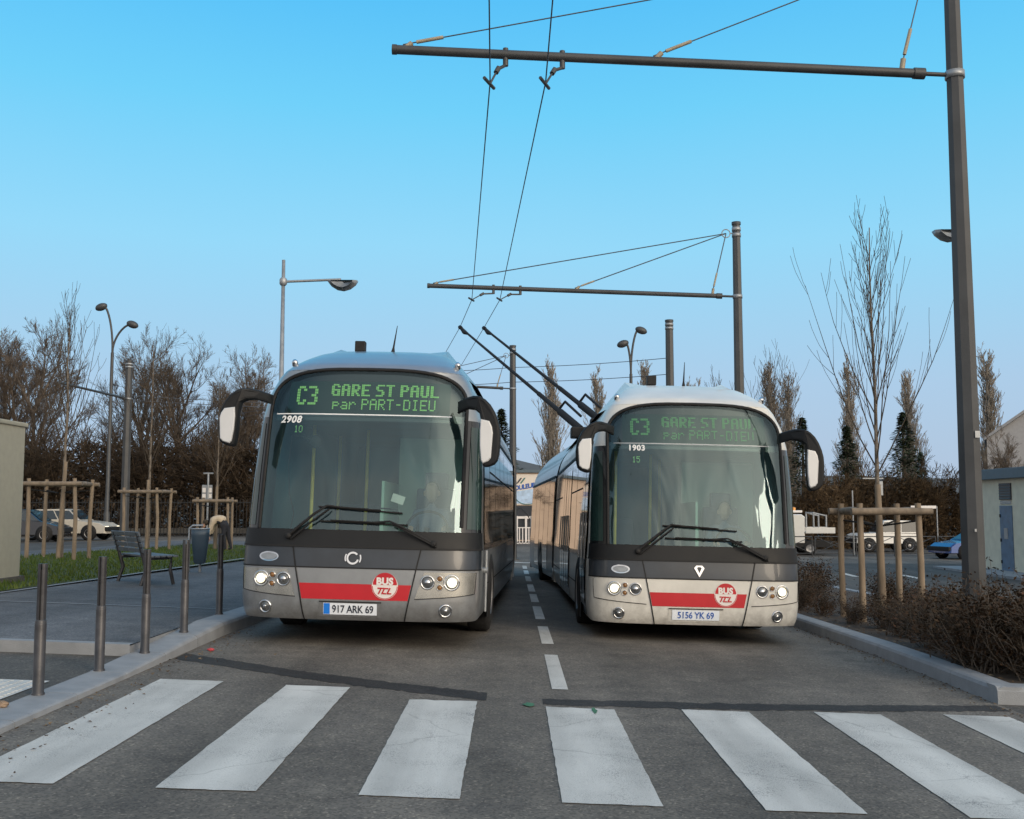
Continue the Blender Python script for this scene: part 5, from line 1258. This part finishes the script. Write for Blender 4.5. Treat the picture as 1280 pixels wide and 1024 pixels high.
# ------------------------------------------------------------------ fences and railings
t = thing('black_fence', 'black vertical bar fence running before the left woods', 'fence', (0, 56, 0))
m = MB()
for k in range(240): x = -46 + k * .17; z = gz(x, 56); m.box((x, 0, z + .95), (.03, .03, 1.9))
m.build('bars', 'fence', t); m = MB()
for z_ in (.15, 1.75): m.box((-25.6, 0, gz(-20, 56) + z_), (41, .04, .05))
m.build('rails', 'fence', t)
for k in range(9): m = MB(); x = -46 + 5 * k; m.box((x, 0, gz(x, 56) + 1.0), (.09, .09, 2.05)); m.build('post', 'fence', t)
m = MB(); m.box((-26, 57.6, gz(-20, 57) + .25), (44, .25, .3)); tag(m.build('low_wall', 'crossing'), 'low dark wall under the black fence by the left woods', 'wall')
def barrier(x, y, label):
    t = thing('pedestrian_barrier', label, 'barrier', G3(x, y), 0, 'cross braced steel barriers along the right street')
    m = MB(); w = 1.9
    m.tube([(-w / 2, 0, 0), (-w / 2, 0, 1.0)], .03, 6); m.tube([(w / 2, 0, 0), (w / 2, 0, 1.0)], .03, 6); m.tube([(-w / 2, 0, .98), (w / 2, 0, .98)], .03, 6); m.tube([(-w / 2, 0, .15), (w / 2, 0, .15)], .02, 6); m.build('frame', 'steel', t)
    m = MB(); m.tube([(-w / 2, 0, .15), (w / 2, 0, .98)], .018, 5); m.tube([(w / 2, .03, .15), (-w / 2, .03, .98)], .018, 5); m.lathe([(.16, -.01), (.18, -.01), (.18, .01), (.16, .01)], (0, .05, .56), (0, 1, 0), 14); m.build('cross_brace', 'steel', t)
    return t
b0 = None
for i, l in enumerate(['cross braced barrier beside the white bus', 'cross braced barrier in front of the pickup flatbed', 'cross braced barrier left of the guard front post', 'cross braced barrier in front of the off-road car bonnet', 'cross braced barrier before the off-road car doors']):
    x = 14.0 + 2.05 * i
    if b0 is None: b0 = barrier(x, 54.2, l)
    else: clone(b0, G3(x, 54.2), 0, l)

# ------------------------------------------------------------------ buildings
# substation on the right: long wall parallel to the road
X = 18.3; g0 = gz(14, 40)
t = thing('substation', 'cream walled flat roofed substation with narrow blue door on the right', 'building', (X, 0, g0))
m = MB(); m.box((3.5, 36.7, 1.75), (7, 12.2, 3.5)); m.build('wall', 'wall', t)
m = MB(); m.box((3.5, 36.7, 3.66), (7.5, 12.8, .38), bev=.02); m.build('roof', 'roofblue', t)
Yd = 40.15
m = MB(); m.box((-.015, Yd, 1.25), (.05, .98, 2.45), bev=.01); d = m.build('door', 'doorblue', t)
m = MB(); m.box((-.05, Yd + .42, .4), (.05, .05, .12)); m.box((-.05, Yd + .42, 1.2), (.05, .05, .12)); m.box((-.05, Yd + .42, 2.1), (.05, .05, .12)); m.build('hinge', 'gasket', d)
m = MB(); m.box((-.05, Yd, 1.45), (.02, .28, .4)); m.build('notice', 'galv', d)
m = MB(); m.box((-.01, Yd, 3.0), (.06, .95, .62)); d = m.build('vent', 'shopdark', t); m = MB()
for k in range(6): m.box((-.05, Yd, 2.74 + k * .1), (.02, .9, .03), rot=Matrix.Rotation(.5, 3, 'Y'))
m.build('vent_slats', 'steel', d)
m = MB(); m.box((-.012, Yd, 2.6), (.03, .85, .12)); m.build('name_plate', 'galv', t)
m = MB(); m.box((2.3, 36.7, .03), (7.6, 13.6, .12)); m.build('plinth', 'kerb', t)
# pale gabled house behind
t = thing('house', 'pale grey gabled house behind the substation roof', 'house', G3(31.7, 72), radians(-24))
m = MB(); m.prism([(0, 0), (12, 0), (12, 7.0), (5, 10.5), (0, 7.0)], (1, 0, 0), (0, 0, 1), (0, 9, 0)); m.build('wall', 'house', t)
m = MB(); m.prism([(-.15, 6.91), (-.15, 7.1), (5, 10.75), (12.3, 7.1), (12.3, 6.9), (5, 10.52)], (1, 0, 0), (0, 0, 1), (0, 9.6, 0), (0, -.3, 0)); m.build('roof', 'houseroof', t)
m = MB(); m.box((1.0, -.02, 4.6), (.3, .06, 2.1)); m.build('window', 'shopdark', t)
m = MB(); m.box((4.2, -.02, 4.3), (.9, .06, 1.3)); m.build('window', 'shopdark', t)
# shop at the end of the street
YS = 62; g1 = gz(0, YS)
t = thing('shop_building', 'peach shop with COULEURS sign at the end of the street', 'shop', (1.0, YS, g1))
m = MB(); m.box((1.0, 4, 1.98), (26, 8, 3.9)); m.build('wall', 'shop', t)
m = MB(); m.box((1.0, 4, 4.0), (26.4, 8.4, .16)); m.build('roof', 'roofblue', t)
m = MB(); m.box((.1, -.04, 2.95), (3.4, .06, 1.75)); sg = m.build('sign_board', 'shopsign', t)
m = MB(); m.add([(-1.55, -.082, 2.15), (.78, -.082, 2.15), (.78, -.082, 2.65), (.3, -.082, 3.0), (-1.55, -.082, 2.75)], [(0, 1, 2, 3, 4)]); m.build('sign_panel', 'signpale', sg)
m = MB(); text_on(m, 'COULEURS', .36, (-.30, -.095, 3.12), (.985, 0, .17), (-.17, 0, .985), .012, .12, .86); m.build('sign_lettering', 'signblue', sg)
m = MB(); text_on(m, 'HA', .2, (.32, -.1, 2.36), (1, 0, 0), (0, 0, 1), .008); m.build('sign_lettering', 'darklet', sg)
m = MB()
for s in (-1, 1): m.tube([(-.12 + s * (.75 * sin(a)), -.1, 2.1 + .62 * (1 - cos(a)) ) for a in [k * pi / 2 / 8 for k in range(9)]], .02, 5)
m.build('sign_curls', 'binliner', sg)
for k, c in enumerate(('signblue', 'amber')): m = MB(); m.add([(-.75 + .2 * k, -.1, 3.3), (-.66 + .2 * k, -.1, 3.3), (-.42 + .2 * k, -.1, 3.62), (-.51 + .2 * k, -.1, 3.62)], [(0, 1, 2, 3)]); m.build('sign_stroke', 'binliner' if k else 'darklet', sg)
m = MB(); m.box((-.3, -.03, 1.72), (2.4, .05, .62)); m.build('fascia', 'shopdark', t)
m = MB()
for k, x in enumerate((-1.3, -.72, -.2, .3, .8)): m.box((x, -.12, .72), (.12, .16, 1.45))
m.box((-.25, -.1, 1.36), (2.3, .14, .14)); m.build('entrance_columns', 'badge', t)
m = MB(); m.box((-.3, -.01, .75), (2.3, .05, 1.3)); m.build('entrance_glass', 'shopdark', t)
for i, (x, w, l) in enumerate([(-7.5, 3.6, ''), (7.5, 3.6, '')]):
    m = MB(); m.box((x, -.02, 1.5), (w, .08, 1.6)); m.build('shop_window', 'sideglass', t)
t = thing('low_gate', 'pale metal gate with black arched rail before the shop', 'gate', (.9, 56, gz(.9, 56)))
m = MB(); m.tube([(-1.2, 0, .9), (-.9, 0, 1.6), (-.5, 0, 1.95), (-.1, 0, 1.6), (.2, 0, .9)], .03, 6); m.tube([(-1.2, 0, 0), (-1.2, 0, .95)], .035, 6); m.tube([(.2, 0, 0), (.2, 0, .95)], .035, 6); m.build('arch', 'fence', t)
m = MB()
for k in range(9): m.box((-1.15 + k * .16, 0, .5), (.05, .03, .8))
m.box((-.5, 0, .92), (1.4, .03, .05)); m.box((-.5, 0, .12), (1.4, .03, .05)); m.build('bars', 'badge', t)
signpost(.78, 44, 1.6, [], 'short grey post by the stop line between the buses')
# hills far away
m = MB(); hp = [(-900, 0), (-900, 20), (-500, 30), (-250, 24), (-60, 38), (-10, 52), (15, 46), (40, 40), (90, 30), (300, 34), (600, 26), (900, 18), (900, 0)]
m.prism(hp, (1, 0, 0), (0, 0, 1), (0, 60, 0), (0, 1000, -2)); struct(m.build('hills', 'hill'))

# ------------------------------------------------------------------ stooping person by the third guard
x, y = -9.45, 35.2
t = thing('person', 'person in beige jacket and dark trousers bending down by the third tree guard', 'person', (x, y, gz(x, y) + .165))
V = [(.18, 0, .86), (.02, 0, .98), (-.16, -.02, 1.02), (-.30, -.02, .96), (-.40, -.02, .90),
     (-.2, -.17, .94), (-.26, -.2, .66), (-.34, -.16, .42), (-.2, .17, .94), (-.3, .18, .66), (-.36, .14, .44),
     (.17, -.09, .82), (.12, -.10, .45), (.2, -.1, .06), (.1, -.1, .03), (.17, .09, .82), (.24, .10, .45), (.34, .1, .06), (.24, .1, .03)]
Ed = [(0, 1), (1, 2), (2, 3), (3, 4), (2, 5), (5, 6), (6, 7), (2, 8), (8, 9), (9, 10), (0, 11), (11, 12), (12, 13), (13, 14), (0, 15), (15, 16), (16, 17), (17, 18)]
R = [.15, .15, .15, .07, .06, .075, .055, .04, .075, .055, .04, .1, .075, .05, .04, .1, .075, .05, .04]
skin_body(V, Ed, R, 'body', 'trousers', t)
Vj = [(.14, 0, .88), (.02, 0, 1.0), (-.14, -.02, 1.04), (-.26, -.02, 1.0), (-.2, -.18, .95), (-.26, -.21, .68), (-.33, -.17, .48), (-.2, .18, .95), (-.3, .19, .68), (-.35, .15, .5)]
Ej = [(0, 1), (1, 2), (2, 3), (2, 4), (4, 5), (5, 6), (2, 7), (7, 8), (8, 9)]
skin_body(Vj, Ej, [.19, .19, .18, .11, .095, .075, .06, .095, .075, .06], 'jacket', 'jacket', t)
head_mesh((-.50, -.02, .86), (-.8, 0, -.6)).build('head', 'skin', t)
m = MB(); ellipsoid(m, (-.47, -.02, .9), (.105, .09, .1), 12, 8); m.build('hair', 'hair', t)
for s, px_, py_, pz_ in ((-1, -.36, -.15, .36), (1, -.38, .13, .38)):
    m = MB(); ellipsoid(m, (px_, py_, pz_), (.03, .04, .05), 8, 6)
    for k in range(5): m.tube([(px_ - .02, py_ - .03 + .015 * k, pz_ - .03), (px_ - .03, py_ - .03 + .015 * k, pz_ - .085), (px_ - .015, py_ - .03 + .015 * k, pz_ - .105)], .009, 5)
    m.build('hand', 'skin', t)

# ------------------------------------------------------------------ scraps
rng = random.Random(3)
def lump(c, r, seed, n=10, k=7):
    rg = random.Random(seed); m = MB(); ellipsoid(m, (0, 0, 0), r, n, k)
    m.v = [(a + rg.gauss(0, r[0] * .14), b + rg.gauss(0, r[1] * .14), d + rg.gauss(0, r[2] * .14)) for a, b, d in m.v]; m.sm = [False] * len(m.f); return m
x, y = -2.95, 10.75
tag(lump(0, (.035, .025, .016), 1).build('crumpled_wrapper', 'scrap', loc=(x, y, gz(x, y) + .018)), 'crumpled red wrapper in the gutter near the silver bus', 'litter')
x, y = -3.42, 7.4
tag(lump(0, (.04, .03, .025), 2).build('loose_stone', 'stone', loc=(x, y, gz(x, y) + .068)), 'small brown stone lying on the left kerb', 'stone')

# ------------------------------------------------------------------ world, sun, camera
SUN_AZ, SUN_EL = radians(138), radians(15)     # azimuth clockwise from +Y (view direction): behind and right
w = bpy.data.worlds.new('World'); S.world = w; w.use_nodes = True; nt = w.node_tree; L = nt.links.new
bg = nt.nodes['Background']; bg.inputs[1].default_value = .1
sky = nt.nodes.new('ShaderNodeTexSky'); sky.sky_type = 'NISHITA'; sky.sun_disc = False; sky.sun_elevation = SUN_EL; sky.sun_rotation = SUN_AZ
sky.air_density = 1.3; sky.dust_density = 1.6; sky.ozone_density = 2.5
tc = nt.nodes.new('ShaderNodeTexCoord'); sx = nt.nodes.new('ShaderNodeSeparateXYZ'); L(tc.outputs['Generated'], sx.inputs[0])
rp = nt.nodes.new('ShaderNodeValToRGB'); e = rp.color_ramp.elements
e[0].position = 0.; e[0].color = (4.7, 5.75, 7.4, 1); e[1].position = .11; e[1].color = (4.3, 6.3, 8.5, 1)
for p_, c_ in ((.24, (3.1, 7.2, 9.9, 1)), (.36, (1.65, 6.6, 10., 1)), (.46, (.9, 5.5, 9.9, 1)), (1., (.6, 2.6, 7., 1))): q = e.new(p_); q.color = c_
L(sx.outputs['Z'], rp.inputs[0])
mx = nt.nodes.new('ShaderNodeMix'); mx.data_type = 'RGBA'; mx.inputs[0].default_value = .93
L(sky.outputs[0], mx.inputs[6]); L(rp.outputs[0], mx.inputs[7])
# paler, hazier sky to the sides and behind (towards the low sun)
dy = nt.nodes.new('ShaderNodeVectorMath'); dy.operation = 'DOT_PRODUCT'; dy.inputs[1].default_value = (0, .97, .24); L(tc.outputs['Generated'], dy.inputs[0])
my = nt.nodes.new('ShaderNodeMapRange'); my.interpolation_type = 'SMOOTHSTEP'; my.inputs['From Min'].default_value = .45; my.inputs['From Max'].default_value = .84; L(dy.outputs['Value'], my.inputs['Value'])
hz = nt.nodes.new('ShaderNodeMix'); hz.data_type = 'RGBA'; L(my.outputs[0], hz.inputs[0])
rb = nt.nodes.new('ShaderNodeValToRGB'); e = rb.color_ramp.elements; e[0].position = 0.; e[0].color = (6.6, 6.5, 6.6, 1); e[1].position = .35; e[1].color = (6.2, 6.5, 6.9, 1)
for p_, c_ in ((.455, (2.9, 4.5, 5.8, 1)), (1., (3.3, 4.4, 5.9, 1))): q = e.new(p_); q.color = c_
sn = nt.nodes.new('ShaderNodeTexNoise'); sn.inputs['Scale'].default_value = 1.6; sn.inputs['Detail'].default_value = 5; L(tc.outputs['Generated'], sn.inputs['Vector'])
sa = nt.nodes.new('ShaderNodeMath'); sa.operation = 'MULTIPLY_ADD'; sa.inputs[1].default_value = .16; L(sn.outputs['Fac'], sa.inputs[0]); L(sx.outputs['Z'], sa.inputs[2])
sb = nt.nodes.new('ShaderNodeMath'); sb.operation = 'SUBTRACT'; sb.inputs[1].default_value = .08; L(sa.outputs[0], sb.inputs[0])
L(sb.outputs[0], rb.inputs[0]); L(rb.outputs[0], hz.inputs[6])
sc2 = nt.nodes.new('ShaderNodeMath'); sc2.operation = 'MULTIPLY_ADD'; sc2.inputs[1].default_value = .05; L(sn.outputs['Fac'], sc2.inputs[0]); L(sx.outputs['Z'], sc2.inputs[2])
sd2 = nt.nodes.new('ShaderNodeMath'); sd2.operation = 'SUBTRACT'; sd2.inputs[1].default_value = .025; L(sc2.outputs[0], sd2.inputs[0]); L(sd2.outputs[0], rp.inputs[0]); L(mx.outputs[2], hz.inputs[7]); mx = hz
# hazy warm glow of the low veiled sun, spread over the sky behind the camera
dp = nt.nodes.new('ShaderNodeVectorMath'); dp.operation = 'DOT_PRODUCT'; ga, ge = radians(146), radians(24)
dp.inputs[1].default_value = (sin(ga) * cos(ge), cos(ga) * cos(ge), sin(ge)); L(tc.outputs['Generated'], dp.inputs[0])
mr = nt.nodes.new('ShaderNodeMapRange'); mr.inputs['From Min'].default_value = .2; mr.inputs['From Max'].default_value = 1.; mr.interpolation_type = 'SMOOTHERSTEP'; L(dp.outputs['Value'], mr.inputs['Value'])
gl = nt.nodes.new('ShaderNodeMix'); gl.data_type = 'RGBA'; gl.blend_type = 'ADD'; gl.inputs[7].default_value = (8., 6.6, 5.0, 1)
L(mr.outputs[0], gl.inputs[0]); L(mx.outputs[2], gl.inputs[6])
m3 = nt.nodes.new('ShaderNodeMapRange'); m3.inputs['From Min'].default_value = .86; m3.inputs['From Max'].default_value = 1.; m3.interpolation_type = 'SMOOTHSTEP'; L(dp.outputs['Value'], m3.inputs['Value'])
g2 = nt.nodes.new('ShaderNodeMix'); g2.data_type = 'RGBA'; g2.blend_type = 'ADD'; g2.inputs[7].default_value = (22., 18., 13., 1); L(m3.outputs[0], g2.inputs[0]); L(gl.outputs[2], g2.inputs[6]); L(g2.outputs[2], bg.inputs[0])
sd = bpy.data.lights.new('Sun', 'SUN'); sd.energy = .8; sd.angle = radians(18); sd.color = (1., .84, .64)
so = bpy.data.objects.new('Sun', sd); COL.objects.link(so)
dirv = Vector((sin(SUN_AZ) * cos(SUN_EL), cos(SUN_AZ) * cos(SUN_EL), sin(SUN_EL)))
so.rotation_euler = dirv.to_track_quat('Z', 'Y').to_euler(); so.location = dirv * 50
cd = bpy.data.cameras.new('Camera'); cd.sensor_width = 36; cd.lens = 36 * 1350 / 1280; cd.clip_end = 5000; cd.clip_start = .05
co = bpy.data.objects.new('Camera', cd); COL.objects.link(co); co.location = (0, 0, 1.5); co.rotation_euler = (pi / 2 + math.atan(124 / 1350), 0, 0)
S.camera = co
S.view_settings.view_transform = 'Standard'; S.view_settings.look = 'None'; S.view_settings.exposure = 0
S.cycles.transparent_max_bounces = 12; S.cycles.max_bounces = 8
